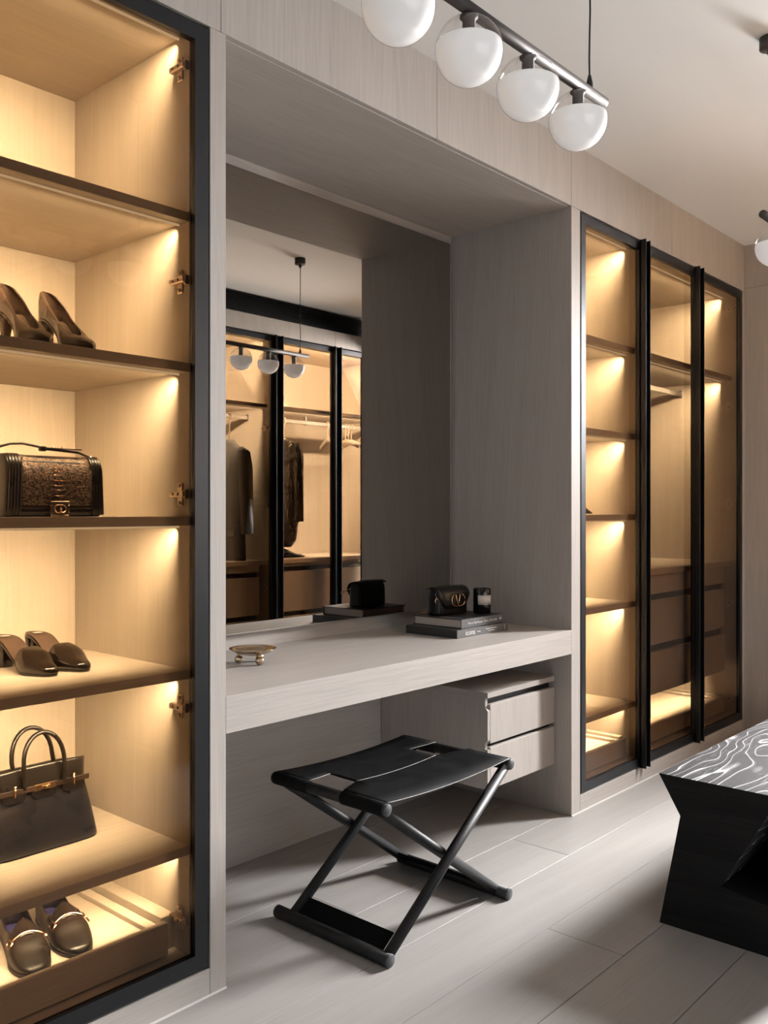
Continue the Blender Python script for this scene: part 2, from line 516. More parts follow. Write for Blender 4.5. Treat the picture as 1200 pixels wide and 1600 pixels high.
bx('plinth_panel', 3.288, 5.093, 0, 0.02, 0, FR0 - 0.002, 'wood_h', WB, 0.0006)
bx('niche_ceiling_panel', NL, NR, 0.0205, NB, FR1, FR1 + 0.03, 'wood_h', WB, 0.0006)
bx('niche_back_panel', NL, NR, NB, NB + 0.02, 0.0, FR1 + 0.03, 'wood_h', WB, 0.0006)
bx('backing', XL, XR, NB + 0.021, NB + 0.10, -0.06, ZC, 'walls', WB, 0)
tr = MB().box(0.2, NL, -0.004, 0.0, 0, 0.004).build('trim_1', 'joint_w'); tr['kind'] = 'structure'
tr = MB().box(NR, XR, -0.004, 0.0, 0, 0.004).build('trim_2', 'joint_w'); tr['kind'] = 'structure'

# far end wall with a tall window in it (beyond the right edge of the picture)
WR = structure('wall_right')
y0, y1, z0, z1 = W1
bx('wall_panel', XR, XR + 0.08, y1, 0.6, 0, 2.495, 'wood_v', WR, 0.0006)
bx('wall_panel', XR, XR + 0.08, y1, 0.6, 2.497, ZC, 'wood_v', WR, 0.0006)
bx('wall_panel', XR, XR + 0.08, y0, y1, z1, ZC, 'wood_v', WR, 0.0006)
bx('wall_panel', XR, XR + 0.08, y0, y1, 0, z0, 'wood_v', WR, 0.0006)
bx('wall_panel', XR, XR + 0.08, YO - 0.02, y0, 0, ZC, 'wood_v', WR, 0.0006)
win = structure('window_1')
fr = MB()
for a, b_, c_, d_ in ((y0, y0 + 0.04, z0, z1), (y1 - 0.04, y1, z0, z1), (y0, y1, z0, z0 + 0.04), (y0, y1, z1 - 0.04, z1)):
    fr.box(XR + 0.01, XR + 0.06, a, b_, c_, d_)
fr.build('window_frame', 'black', win)
bx('window_pane', XR + 0.03, XR + 0.036, y0 + 0.04, y1 - 0.04, z0 + 0.04, z1 - 0.04, 'clear_glass', win, 0)

# remaining walls of the adjoining space behind the camera
o = MB().box(XL - 0.1, XL, YF, NB, 0, ZC).build('wall_left', 'walls'); o['kind'] = 'structure'
WFt = structure('wall_front')
x0, x1, z0, z1 = W2
for a, b_, c_, d_ in ((XL, x0, 0, ZC), (x1, XR, 0, ZC), (x0, x1, 0, z0), (x0, x1, z1, ZC)):
    bx('wall_section', a, b_, YF - 0.08, YF, c_, d_, 'walls', WFt, 0)
win = structure('rear_fill_window')  # unseen window, added so soft light reaches the joinery fronts
fr = MB()
for a, b_, c_, d_ in ((x0, x0 + 0.05, z0, z1), (x1 - 0.05, x1, z0, z1), (x0, x1, z0, z0 + 0.05), (x0, x1, z1 - 0.05, z1), ((x0 + x1) / 2 - 0.03, (x0 + x1) / 2 + 0.03, z0, z1)):
    fr.box(a, b_, YF - 0.06, YF - 0.01, c_, d_)
fr.build('window_frame', 'black', win)
bx('window_pane', x0 + 0.05, x1 - 0.05, YF - 0.04, YF - 0.034, z0 + 0.05, z1 - 0.05, 'clear_glass', win, 0)
o = MB().box(XO - 0.08, XO, YF, YO, 0, ZC).build('wall_side', 'walls'); o['kind'] = 'structure'
o = MB().box(XO, 5.6, YO - 0.75, YO - 0.64, 0, ZC).build('wall_opposite', 'walls'); o['kind'] = 'structure'

# ------------------------------------------------------------------ wardrobes
def led(parent, x0, x1, y, ztop, side, power):
    """diffuser strip let into the underside of a shelf near its front edge + the light it gives"""
    s = side
    m_ = MB()
    m_.prism([(y - 0.003 * s, ztop), (y + 0.007 * s, ztop), (y + 0.007 * s, ztop - 0.002), (y - 0.003 * s, ztop - 0.006)], 'x', x0 + 0.004, x1 - 0.004)
    o = m_.build('led_strip', 'led', parent)
    area_light('led_light', ((x0 + x1) / 2, y + 0.004 * s, ztop - 0.0075), (s * math.radians(50), 0, 0), x1 - x0 - 0.02, 0.008,
               power * (x1 - x0), LED_COL if side > 0 else LED_OPP, math.radians(108), parent)
    return o

def hinge(parent, x, y, z, s, side):
    """concealed hinge on a side panel at x, pointing into the room along -y*s"""
    b_ = MB()
    xm = x - side * 0.003
    def B(xa, xb, ya, yb, za, zb, bev=0.001): b_.box(x - side * xa, x - side * xb, y + s * ya, y + s * yb, z + za, z + zb, bev)
    B(0.0, 0.004, 0.012, 0.036, -0.030, 0.030, 0.002)
    B(0.002, 0.018, -0.010, 0.052, -0.0075, 0.0075, 0.0025)
    B(0.0, 0.014, -0.0125, -0.004, -0.012, 0.012, 0.002)
    for dz in (-0.022, 0.022):
        b_.tube([(x - side * 0.003, y + s * 0.024, z + dz), (x - side * 0.008, y + s * 0.024, z + dz)], 0.005, 10)
    o = b_.build('hinge', 'nickel', parent)
    h = MB()
    h.tube([(x - side * 0.0175, y + s * 0.012, z), (x - side * 0.0187, y + s * 0.012, z)], 0.0042, 8)
    h.tube([(x - side * 0.0175, y + s * 0.034, z), (x - side * 0.0187, y + s * 0.034, z)], 0.0032, 8)
    h.build('hinge_screw', 'black_in', o)
    return o

def door(parent, x0, x1, y, s, w=0.042):
    """black metal frame with bronze glass; y is the outer face, s=+1 opens towards -y"""
    z0, z1 = FR0, FR1 - 0.003
    d = MB()
    ch = 0.006
    # each member mitred with a chamfered outer edge
    def member(p0, p1, q0, q1):
        # p outer corner pair, q inner corner pair (x,z)
        yo, yi, ym = y, y + s * 0.020, y + s * 0.005
        def lerp(a, b_, t): return (a[0] + (b_[0] - a[0]) * t, a[1] + (b_[1] - a[1]) * t)
        c0, c1 = lerp(p0, q0, ch / w), lerp(p1, q1, ch / w)
        vs = [(p0[0], yi, p0[1]), (p1[0], yi, p1[1]), (p1[0], ym, p1[1]), (p0[0], ym, p0[1]),
              (c1[0], yo, c1[1]), (c0[0], yo, c0[1]), (q1[0], yo, q1[1]), (q0[0], yo, q0[1]), (q1[0], yi, q1[1]), (q0[0], yi, q0[1])]
        d.raw(vs, [(0, 1, 2, 3), (3, 2, 4, 5), (5, 4, 6, 7), (7, 6, 8, 9), (9, 8, 1, 0)])
    A, B_, C_, D_ = (x0, z0), (x1, z0), (x1, z1), (x0, z1)
    a, b_, c_, e_ = (x0 + w, z0 + w), (x1 - w, z0 + w), (x1 - w, z1 - w), (x0 + w, z1 - w)
    member(A, B_, a, b_); member(B_, C_, b_, c_); member(C_, D_, c_, e_); member(D_, A, e_, a)
    o = d.build('door', 'black', parent)
    bx('glass_pane', x0 + w - 0.004, x1 - w + 0.004, y + s * 0.010, y + s * 0.014, z0 + w - 0.004, z1 - w + 0.004, 'bronze_glass', o, 0)
    return o

def handle(parent, x0, x1, y, s):
    """full-height U channel pull"""
    z0, z1 = FR0 - 0.002, FR1 - 0.001
    ya = y - s * 0.032
    h = MB()
    h.box(x0, x1, y - s * 0.002, y - s * 0.008, z0, z1)
    h.box(x0, x0 + 0.004, y - s * 0.002, ya, z0, z1, 0.0008)
    h.box(x1 - 0.004, x1, y - s * 0.002, ya, z0, z1, 0.0008)
    o = h.build('handle', 'black', parent)
    return o

def carcass(t, x0, x1, ya, yb, side_t=0.02, left=True, right=True):
    z0, z1 = 0.114, 2.452
    bx('back_panel', x0 - side_t, x1 + side_t, yb, yb + math.copysign(0.018, yb - ya), 0.0, z1 + 0.02, 'wood_in', t)
    s = math.copysign(1, yb - ya)
    if left: bx('side_panel', x0 - side_t, x0, ya + s * 0.021, yb, 0.0, z1 + 0.02, 'wood_in', t)
    if right: bx('side_panel', x1, x1 + side_t, ya + s * 0.021, yb, 0.0, z1 + 0.02, 'wood_in', t)
    bx('top_panel', x0, x1, ya + s * 0.021, yb, z1, z1 + 0.02, 'wood_in_h', t)
    bx('base_panel', x0, x1, ya + s * 0.021, yb, 0.075, z0, 'wood_in_h', t)

def shelf(t, x0, x1, ya, yb, ztop, th, yled, s, power):
    o = bx('shelf', x0 + 0.0006, x1 - 0.0006, ya, yb, ztop - th, ztop, 'wood_in_h', t, 0.001)
    led(o, x0, x1, yled, ztop - th, s, power)
    return o

def tray(t, x0, x1, ya, yb, x_end, power=None):
    """pull-out shoe tray on the base panel"""
    s = math.copysign(1, yb - ya)
    o = bx('tray', x0 + 0.012, x1, ya, ya + s * 0.018, 0.122, 0.202, 'wood_in_h', t, 0.001)
    bx('tray_floor', x0 + 0.012, x1, ya + s * 0.018, yb - s * 0.02, 0.165, 0.183, 'wood_in_h', o)
    bx('tray_side', x1 - 0.045, x1 - 0.02, ya + s * 0.018, yb - s * 0.02, 0.183, 0.196, 'wood_in_h', o)
    bx('tray_filler', x1 + 0.003, x_end - 0.0005, ya + s * 0.035, yb, 0.115, 0.202, 'wood_in_h', t)
    return o

LEDW = 17.5
LEDR = 28.0
# --- left display cabinet
DC = thing('display_cabinet', (0.8, 0.02, 0), 'tall lit display cabinet of shoes and handbags behind black-framed glass at the left edge', 'cabinet')
LX0, LX1 = 0.25, 1.362
carcass(DC, LX0, LX1, 0.0, 0.588)
led(DC, LX0, LX1, 0.062, 2.452, 1, LEDW)
LZ = [1.999, 1.617, 1.227, 0.838, 0.392]
for z in LZ: shelf(DC, LX0, LX1, 0.022, 0.586, z, 0.0235, 0.062, 1, LEDW * (0.7 if z < 0.5 else 1))
tray(DC, LX0, 1.318, 0.05, 0.58, LX1)
for z in (2.372, 1.828, 1.284, 0.741, 0.200): hinge(DC, LX1, 0.034, z, 1, 1)
door(DC, 0.806, 1.4085, -0.001, 1, 0.0455)
dl = door(DC, 0.2, 0.802, -0.001, 1, 0.0455)
handle(dl, 0.772, 0.834, -0.001, 1)

# --- right shelf wardrobe (first door)
SW = thing('shelf_wardrobe', (3.57, 0.02, 0), 'narrow lit shelving wardrobe with one glass door beside the dressing niche', 'wardrobe')
AX0, AX1 = 3.309, 3.826
carcass(SW, AX0, AX1, 0.0, 0.588, 0.018)
led(SW, AX0, AX1, 0.068, 2.452, 1, LEDR)
for z in (1.988, 1.594, 1.226, 0.828, 0.370): shelf(SW, AX0, AX1, 0.026, 0.586, z, 0.026, 0.070, 1, LEDR * (0.55 if z < 0.5 else 1))
tray(SW, AX0, 3.79, 0.05, 0.58, AX1)
d1 = door(SW, 3.290, 3.8615, -0.001, 1)
handle(d1, 3.821, 3.869, -0.001, 1)

# --- right hanging wardrobe (second and third doors)
HW = thing('hanging_wardrobe', (4.47, 0.02, 0), 'wide lit hanging wardrobe with two glass doors and drawers next to the far end wall', 'wardrobe')
BX0, BX1 = 3.866, 5.072
carcass(HW, BX0, BX1, 0.0, 0.588, 0.018)
led(HW, BX0, BX1, 0.105, 2.452, 1, LEDR)
shelf(HW, BX0, BX1, 0.053, 0.586, 2.000, 0.024, 0.108, 1, LEDR)
def rail(t, x0, x1, y, z, sup=None):
    r = MB(); r.box(x0 + 0.003, x1 - 0.003, y - 0.0075, y + 0.0075, z - 0.015, z + 0.015, 0.004)
    o = r.build('hanging_rail', 'rail', t)
    for x, sg in ((x0, 1), (x1, -1)):
        e = MB(); e.box(x, x + sg * 0.009, y - 0.013, y + 0.013, z - 0.022, z + 0.022, 0.003)
        e.build('rail_bracket', 'gunmetal', o)
    if sup:
        e = MB(); e.box(sup - 0.006, sup + 0.006, y - 0.009, y + 0.009, z - 0.018, z + 0.045, 0.001); e.box(sup - 0.02, sup + 0.02, y - 0.012, y + 0.012, z + 0.042, z + 0.045)
        e.build('rail_support', 'gunmetal', o)
    return o
rail(HW, BX0, BX1, 0.352, 1.925)
def drawer_block(t, x0, x1, ya, yb, zc, zs, xw0, xw1, led_y=None, s=1, ledw=LEDW, topmat='wood_in_h'):
    """worktop with finger-pull grooves and drawer fronts hung between the wardrobe sides"""
    th = 0.03
    bx('worktop', xw0 + 0.0005, xw1 - 0.0005, ya - s * 0.018, yb, zc - th, zc, topmat, t)
    zf, g1, d1_, g2, d2_ = zs
    bx('drawer_body', x0, x1, ya + s * 0.025, yb, d2_ + 0.002, zc - th, 'wood_in', t)
    bx('drawer_rail', x0, x1, ya, ya + s * 0.02, zf, zc - th, 'wood_v', t)
    bx('finger_groove', x0, x1 - 0.01, ya + s * 0.02, ya + s * 0.0249, g1 - 0.01, zf, 'black_in', t, 0)
    bx('drawer', x0, x1, ya, ya + s * 0.02, d1_, g1, 'wood_v', t)
    bx('finger_groove', x0, x1 - 0.01, ya + s * 0.02, ya + s * 0.0249, g2 - 0.01, d1_, 'black_in', t, 0)
    bx('drawer', x0, x1, ya, ya + s * 0.02, d2_, g2, 'wood_v', t)
    if led_y is not None:
        led(t, x0 + 0.02, x1 - 0.02, led_y, d2_ + 0.002, s, ledw)
drawer_block(HW, BX0 + 0.03, 5.012, 0.068, 0.584, 0.962, (0.838, 0.806, 0.591, 0.556, 0.350), BX0, BX1, 0.12, 1, LEDR * 0.45)
tray(HW, BX0, 5.012, 0.068, 0.58, BX1)
for z in (2.376, 1.829, 1.281, 0.728, 0.186): hinge(HW, BX1, 0.05, z, 1, 1)
d2 = door(HW, 3.8645, 4.4735, -0.001, 1)
d3 = door(HW, 4.4765, 5.0925, -0.001, 1)
handle(d3, 4.426, 4.482, -0.001, 1)

# --- opposite wardrobes, seen in the mirror
OPW = 150.0
OL = thing('opposite_wardrobe', (3.5, YO - 0.02, 0), 'lit wardrobe holding the dark jacket, reflected at the left of the mirror', 'wardrobe')
CX0, CX1 = 2.80, 4.150
carcass(OL, CX0, CX1, YO, YO - 0.612, 0.016)
led(OL, CX0, CX1, YO - 0.085, 2.452, -1, OPW)
shelf(OL, CX0, CX1, YO - 0.045, YO - 0.61, 1.995, 0.024, YO - 0.09, -1, OPW)
rail(OL, CX0, CX1, -2.01, 1.915)
drawer_block(OL, CX0 + 0.03, CX1 - 0.06, YO - 0.06, YO - 0.605, 0.895, (0.815, 0.78, 0.515, 0.48, 0.25), CX0, CX1, None, -1)
for z in (1.829, 1.281, 0.70): hinge(OL, CX1, YO - 0.045, z, -1, 1)
e1 = door(OL, 2.785, 3.583, YO + 0.001, -1, 0.04); handle(e1, 3.555, 3.615, YO + 0.001, -1)
e2 = door(OL, 3.586, 4.184, YO + 0.001, -1, 0.04)
OR_ = thing('mirrored_wardrobe', (4.6, YO - 0.02, 0), 'lit wardrobe with the sequinned dress and pale hangers, reflected in the mirror', 'wardrobe')
DX0, DX1 = 4.184, 5.40
carcass(OR_, DX0, DX1, YO, YO - 0.612, 0.016)
led(OR_, DX0, DX1, YO - 0.085, 2.452, -1, OPW)
shelf(OR_, DX0, DX1, YO - 0.045, YO - 0.61, 1.995, 0.024, YO - 0.09, -1, OPW)
rail(OR_, DX0, DX1, -1.98, 1.915, sup=4.69)
drawer_block(OR_, DX0 + 0.03, DX1 - 0.02, YO - 0.06, YO - 0.605, 0.895, (0.84, 0.805, 0.515, 0.48, 0.25), DX0, DX1, None, -1)
e3 = door(OR_, 4.187, 4.783, YO + 0.001, -1, 0.04); handle(e3, 4.17, 4.235, YO + 0.001, -1)
e4 = door(OR_, 4.786, 5.116, YO + 0.001, -1, 0.04); handle(e4, 4.757, 4.822, YO + 0.001, -1)
WO = structure('wall_opposite_fascia')
for a, b_ in ((XO, 3.58), (3.58, 4.78), (4.78, XR)):
    bx('fascia_panel', a + 0.001, b_ - 0.001, YO - 0.62, YO, FR1 + 0.001, 2.596, 'wood_v', WO, 0.0006)
bx('plinth_panel', XO, XR, YO - 0.03, YO, 0, FR0 - 0.002, 'wood_h', WO, 0.0006)
bx('backing', XO, XR, YO - 0.62, YO - 0.04, 2.597, ZC, 'joint_d', WO, 0)
# linear air grille above them
GR = thing('air_grille', (4.0, YO, 2.6), 'long black slatted air grille under the ceiling, reflected in the mirror', 'vent')
bx('grille_frame', XO + 0.01, XR - 0.003, YO - 0.038, YO - 0.03, 2.600, ZC - 0.003, 'black_in', GR, 0)
for k in range(9):
    z = 2.607 + k * 0.0142
    m_ = MB(); m_.prism([(YO - 0.03, z + 0.006), (YO - 0.001, z), (YO - 0.001, z + 0.0022), (YO - 0.03, z + 0.0085)], 'x', XO + 0.012, XR - 0.004)
    m_.build('slat', 'black', GR)

# ------------------------------------------------------------------ dressing niche
DT = thing('dressing_table', (2.34, 0.3, 0.66), 'built-in greige oak dressing table with a thick front edge spanning the niche', 'table')
bx('table_top', NL, NR, 0.0, NB, 0.738, 0.758, 'wood_h', DT, 0.0008)
bx('front_apron', NL, NR, 0.0, 0.022, 0.660, 0.7379, 'wood_h', DT, 0.0008)
bx('soffit', NL, NR, 0.022, NB, 0.660, 0.668, 'wood_h', DT, 0.0005)

MR = thing('wall_mirror', (2.33, 0.6, 0.82), 'large bronze-tinted wall mirror filling the back of the dressing niche', 'mirror')
bx('mirror_glass', NL + 0.04, 3.172, 0.586, 0.591, 0.818, 2.433, 'mirror', MR, 0)
bx('mirror_backing', NL + 0.05, 3.165, 0.591, NB, 0.823, 2.428, 'joint_d', MR, 0)
e = MB()
e.box(NL + 0.04, 3.172, 0.5855, 0.591, 0.8145, 0.818); e.box(NL + 0.04, 3.172, 0.5855, 0.591, 2.433, 2.4345); e.box(3.172, 3.1745, 0.5855, 0.591, 0.8145, 2.4345)
e.build('mirror_edge', 'rail', MR)

DU = thing('drawer_unit', (2.98, 0.3, 0.2), 'floating greige drawer unit with two drawers under the dressing table', 'drawers')
u0, u1, v0 = 2.742, NR - 0.002, 0.078
bx('unit_top', u0, u1, v0, 0.612, 0.542, 0.563, 'wood_h', DU, 0.0008)
m_ = MB()
m_.prism([(v0 + 0.0, 0.2), (v0, 0.35), (v0 + 0.012, 0.35), (v0 + 0.012, 0.372), (v0, 0.385), (v0, 0.495), (v0 + 0.012, 0.508), (v0 + 0.012, 0.5415), (0.612, 0.5415), (0.612, 0.2)], 'x', u0, u0 + 0.016)
m_.build('side_panel', 'wood_v', DU)
bx('finger_groove', u0 + 0.016, u1, v0 + 0.028, v0 + 0.034, 0.47, 0.5415, 'black_in', DU, 0)
bx('finger_groove', u0 + 0.016, u1, v0 + 0.028, v0 + 0.034, 0.33, 0.40, 'black_in', DU, 0)
bx('drawer', u0 + 0.0162, u1, v0 - 0.001, v0 + 0.018, 0.371, 0.517, 'wood_v', DU)
bx('drawer', u0 + 0.0162, u1, v0 - 0.001, v0 + 0.018, 0.2, 0.356, 'wood_v', DU)
bx('unit_bottom', u0 + 0.016, u1, v0 + 0.018, 0.612, 0.2, 0.216, 'wood_h', DU, 0)

PS = thing('power_socket', (1.465, 0.05, 0.9), 'slim dark socket plate on the left side of the dressing niche', 'socket')
bx('plate', NL, NL + 0.006, 0.012, 0.10, 0.86, 1.03, 'gunmetal', PS, 0.001)
bx('switch', NL + 0.006, NL + 0.0085, 0.02, 0.09, 0.975, 1.005, 'white_cap', PS, 0.0008)

# ------------------------------------------------------------------ folding stool
def ring(r, c, axis, n=20):
    out = []
    for k in range(n):
        a = 2 * PI * k / n
        u, v = r * math.cos(a), r * math.sin(a)
        out.append({'y': (c[0] + u, c[1], c[2] + v), 'x': (c[0], c[1] + u, c[2] + v)}[axis])
    return out

ST = thing('folding_stool', (2.108, -0.022, 0), 'black folding stool with a slung hide seat and crossed wooden legs', 'stool')
HS, HF, HL, ZS_, ZF_ = 0.297, 0.286, 0.232, 0.430, 0.0185
for sx in (-1, 1):
    m_ = MB().tube([(sx * HS, -HL + 0.004, ZS_), (sx * HS, HL - 0.004, ZS_)], 0.0165, 20); o = m_.build('seat_bar', 'stool_wood', ST, True)
    for sy in (-1, 1):
        MB().lathe([(0.0001, 0.0), (0.0150, 0.0), (0.0168, -0.0015), (0.0168, -0.005)], n=20).build('end_cap', 'cap', o, True)
        c_ = COL.objects[-1]; c_.location = (sx * HS, sy * HL, ZS_); c_.rotation_euler = (-PI / 2 * sy, 0, 0)
    m_ = MB().tube([(sx * HF, -HL + 0.004, ZF_), (sx * HF, HL - 0.004, ZF_)], 0.0182, 20); o = m_.build('foot_bar', 'stool_wood', ST, True)
    for sy in (-1, 1):
        MB().lathe([(0.0001, 0.0), (0.0165, 0.0), (0.0184, -0.0015), (0.0184, -0.006)], n=20).build('end_cap', 'cap', o, True)
        c_ = COL.objects[-1]; c_.location = (sx * HF, sy * HL, ZF_); c_.rotation_euler = (-PI / 2 * sy, 0, 0)
for sy in (-1, 1):
    ya_ = sy * 0.190 - 0.006
    for d, yo in ((1, -0.017), (-1, 0.017)):
        p0 = Vector((-d * HF, ya_ + yo, ZF_)); p1 = Vector((d * HS, ya_ + yo, ZS_))
        MB().tube([p0, p1], 0.0158, 18).build('leg', 'stool_wood', ST, True)
    MB().tube([(0.0, ya_ - 0.017, (ZF_ + ZS_) / 2), (0.0, ya_ + 0.017, (ZF_ + ZS_) / 2)], 0.004, 10).build('pivot', 'cap', ST, True)
# leather band joining the legs just inside each foot bar
for d in (1, -1):
    dirv = Vector((d * (HS + HF), 0, ZS_ - ZF_)).normalized()
    p = Vector((-d * HF, 0, ZF_))
    a0, a1 = p + dirv * 0.012, p + dirv * 0.075
    yl, yr = (-0.19, 0.16) if d == 1 else (-0.16, 0.19)
    nrm = Vector((-dirv.z, 0, dirv.x)) * 0.002
    m_ = MB()
    vs = []
    for q in (a0, a1):
        for yy in (yl, yr):
            vs.append((q.x + nrm.x, yy, q.z + nrm.z)); vs.append((q.x - nrm.x, yy, q.z - nrm.z))
    m_.raw(vs, [(0, 2, 6, 4), (1, 5, 7, 3), (0, 1, 3, 2), (4, 6, 7, 5), (0, 4, 5, 1), (2, 3, 7, 6)])
    m_.build('leather_band', 'leather_black', ST, True)
# slung seat with a cut-out at the middle of both ends
us = [-HS + 2 * HS * i / 28 for i in range(29)]
UI0, UI1 = -0.185, 0.190
def v0f(u): return -0.007 + (-0.056) * min(1, max(0, (UI0 - u) / (HS + UI0), (u - UI1) / (HS - UI1)))
def v1f(u): return 0.105 - 0.025 * min(1, max(0, (UI0 - u) / (HS + UI0), (u - UI1) / (HS - UI1)))
def sag(u, v):
    z = ZS_ + 0.0195 - 0.013 * (1 - (u / HS) ** 2)
    z -= 0.006 * math.exp(-((v + 0.0) / 0.05) ** 2) * (1 - (u / HS) ** 2)
    return z
verts, faces = [], []
def cols(u):
    a, b_ = v0f(u), v1f(u)
    f0, f1 = -0.222, 0.222
    return [f0, f0 + (a - f0) * .33, f0 + (a - f0) * .66, a, a + (b_ - a) * .5, b_, b_ + (f1 - b_) * .33, b_ + (f1 - b_) * .66, f1]
uu = sorted(set(us + [UI0, UI1]))
for u in uu:
    for j, v in enumerate(cols(u)):
        verts.append((u, v, sag(u, v) + (0.0025 if j == 3 else 0)))
for i in range(len(uu) - 1):
    for j in range(8):
        if j in (3, 4) and (uu[i] < UI0 - 1e-6 or uu[i + 1] > UI1 + 1e-6): continue
        faces.append((i * 9 + j, (i + 1) * 9 + j, (i + 1) * 9 + j + 1, i * 9 + j + 1))
seat = MB().raw(verts, faces, 0, True).build('seat', 'leather_black', ST, True, solid=0.0035)
for sx in (-1, 1):
    for y0_, y1_ in ((-0.222, -0.063), (0.080, 0.222)):
        m_ = MB(); n_ = 20
        rin = []
        for r in (0.0172, 0.0197):
            for yy in (y0_, y1_):
                rin.append([(sx * HS + r * math.cos(2 * PI * k / n_), yy, ZS_ + r * math.sin(2 * PI * k / n_)) for k in range(n_)])
        m_.loft([rin[0], rin[2], rin[3], rin[1]], False)
        m_.build('seat_wrap', 'leather_black', ST, True)
m_ = MB()
fe = [(u, -0.2225, sag(u, -0.222) - 0.0017) for u in us]
m_.tube(fe, 0.0013, 6)
for inner, sgn in ((UI0, -1), (UI1, 1)):
    path = [u for u in uu if (u <= inner + 1e-6 if sgn < 0 else u >= inner - 1e-6)]
    if sgn > 0: path = path[::-1]
    left = [(u, v1f(u) - 0.0005, sag(u, v1f(u)) - 0.001) for u in path]
    m_.tube(left, 0.0012, 6)
m_.tube([(u, v0f(u), sag(u, v0f(u)) + 0.0026) for u in uu if UI0 <= u <= UI1], 0.0011, 6)
m_.build('edge_line', 'leather_edge', seat, True)

# ------------------------------------------------------------------ bench
BN = thing('bench', (3.25, -0.9, 0), 'angular black oak bench with cerused white grain on its top', 'bench')
XA, XB = 2.568, 3.98
m_ = MB()
for pl in ([(-0.675, 0.4495), (-0.742, 0.335), (-0.677, 0.0), (-0.861, 0.0), (-0.861, 0.160), (-1.012, 0.425), (-1.012, 0.4495)],
           [(-0.861, 0.0), (-1.13, 0.0), (-1.09, 0.128), (-0.861, 0.160)],
           [(-1.13, 0.0), (-1.13, 0.4495), (-1.09, 0.4495), (-1.09, 0.128)],
           [(-1.012, 0.425), (-1.012, 0.4495), (-1.09, 0.4495), (-1.09, 0.425)]):
    m_.prism(pl, 'x', XA, XB)
m_.prism([(-0.861, 0.160), (-1.012, 0.425), (-1.09, 0.425), (-1.09, 0.128)], 'x', XA + 0.7, XB - 0.002)  # unseen plug, added to keep window light out of the hollow
m_.build('bench_body', 'ebony', BN)
MB().prism([(-0.675, 0.4496), (-1.13, 0.4496), (-1.13, 0.4502), (-0.675, 0.4502)], 'x', XA, XB).build('bench_top', 'cerused', BN)
m_ = MB(); m_.raw([(XA + 0.001, -0.8625, 0.1610), (XA + 0.001, -1.012, 0.4235), (XA + 0.69, -1.012, 0.4235), (XA + 0.69, -0.8625, 0.1610)], [(0, 1, 2, 3)])
m_.build('bench_facet', 'cerused', BN)

# ------------------------------------------------------------------ pendant lights
def pendant(cx, label):
    PY, PZ = -0.88, 2.165
    t = thing('pendant_light', (cx, PY, PZ), label, 'lamp', 'globe pendant lights')
    MB().tube([(-0.412, 0, 0), (0.412, 0, 0)], 0.0125, 20).build('bar', 'gunmetal', t, True)
    for sx in (-1, 1):
        x = sx * 0.347
        pts = [(x + 0.002 * math.sin(i * 0.9), 0.0015 * math.sin(i * 1.3), 0.03 + i * (ZC - PZ - 0.065) / 10) for i in range(11)]
        MB().tube(pts, 0.0021, 8).build('cord', 'black_in', t, True)
        MB().lathe([(0.0022, 0.040), (0.0035, 0.038), (0.0075, 0.020), (0.0075, 0.009), (0.006, 0.008)], (x, 0, 0), 16).build('cord_grip', 'black_in', t, True)
        o = MB().lathe([(0.0001, ZC - PZ - 0.036), (0.030, ZC - PZ - 0.036), (0.032, ZC - PZ - 0.034), (0.032, ZC - PZ - 0.0005), (0.0001, ZC - PZ - 0.0005)], (x, 0, 0), 28).build('canopy', 'gunmetal', t, True)
        MB().lathe([(0.0001, 0), (0.005, 0), (0.009, 0.006), (0.009, 0.016), (0.005, 0.02)], (x, 0, ZC - PZ - 0.056), 14).build('cord_stop', 'black_in', o, True)
    R = 0.0630
    for k in range(4):
        x = -0.297 + k * 0.198
        zc = -0.0125 - 0.0035 - R + 0.001
        g = MB().sphere((x, 0, zc), R, 20).build('globe', 'clear_glass', t, True)
        # opal lower part, with the flat of its fill just below the lamp holder
        prof = []
        for i in range(0, 19):
            a = PI * i / 18 * 0.555
            prof.append((max(1e-4, (R - 0.0012) * math.sin(a)), -(R - 0.0012) * math.cos(a)))
        zr = prof[-1][1]
        for i in range(1, 8):
            prof.append((max(1e-4, prof[18][0] * (1 - i / 7)), zr + 0.004 * math.sin(i / 7 * PI / 2)))
        MB().lathe(prof, (x, 0, zc), 40).build('opal_shade', 'opal', g, True)
        MB().lathe([(0.0001, 0.0), (0.0115, 0.0), (0.0122, 0.001), (0.0122, 0.042), (0.017, 0.046), (0.017, 0.049), (0.009, 0.052), (0.009, 0.056)], (x, 0, zc + 0.0145), 24).build('lamp_holder', 'gunmetal', g, True)
    return t
pendant(1.430, 'near pendant bar with four half-opal glass globes above the stool')
pendant(3.272, 'far pendant bar with globes, cut by the right edge and reflected in the mirror')

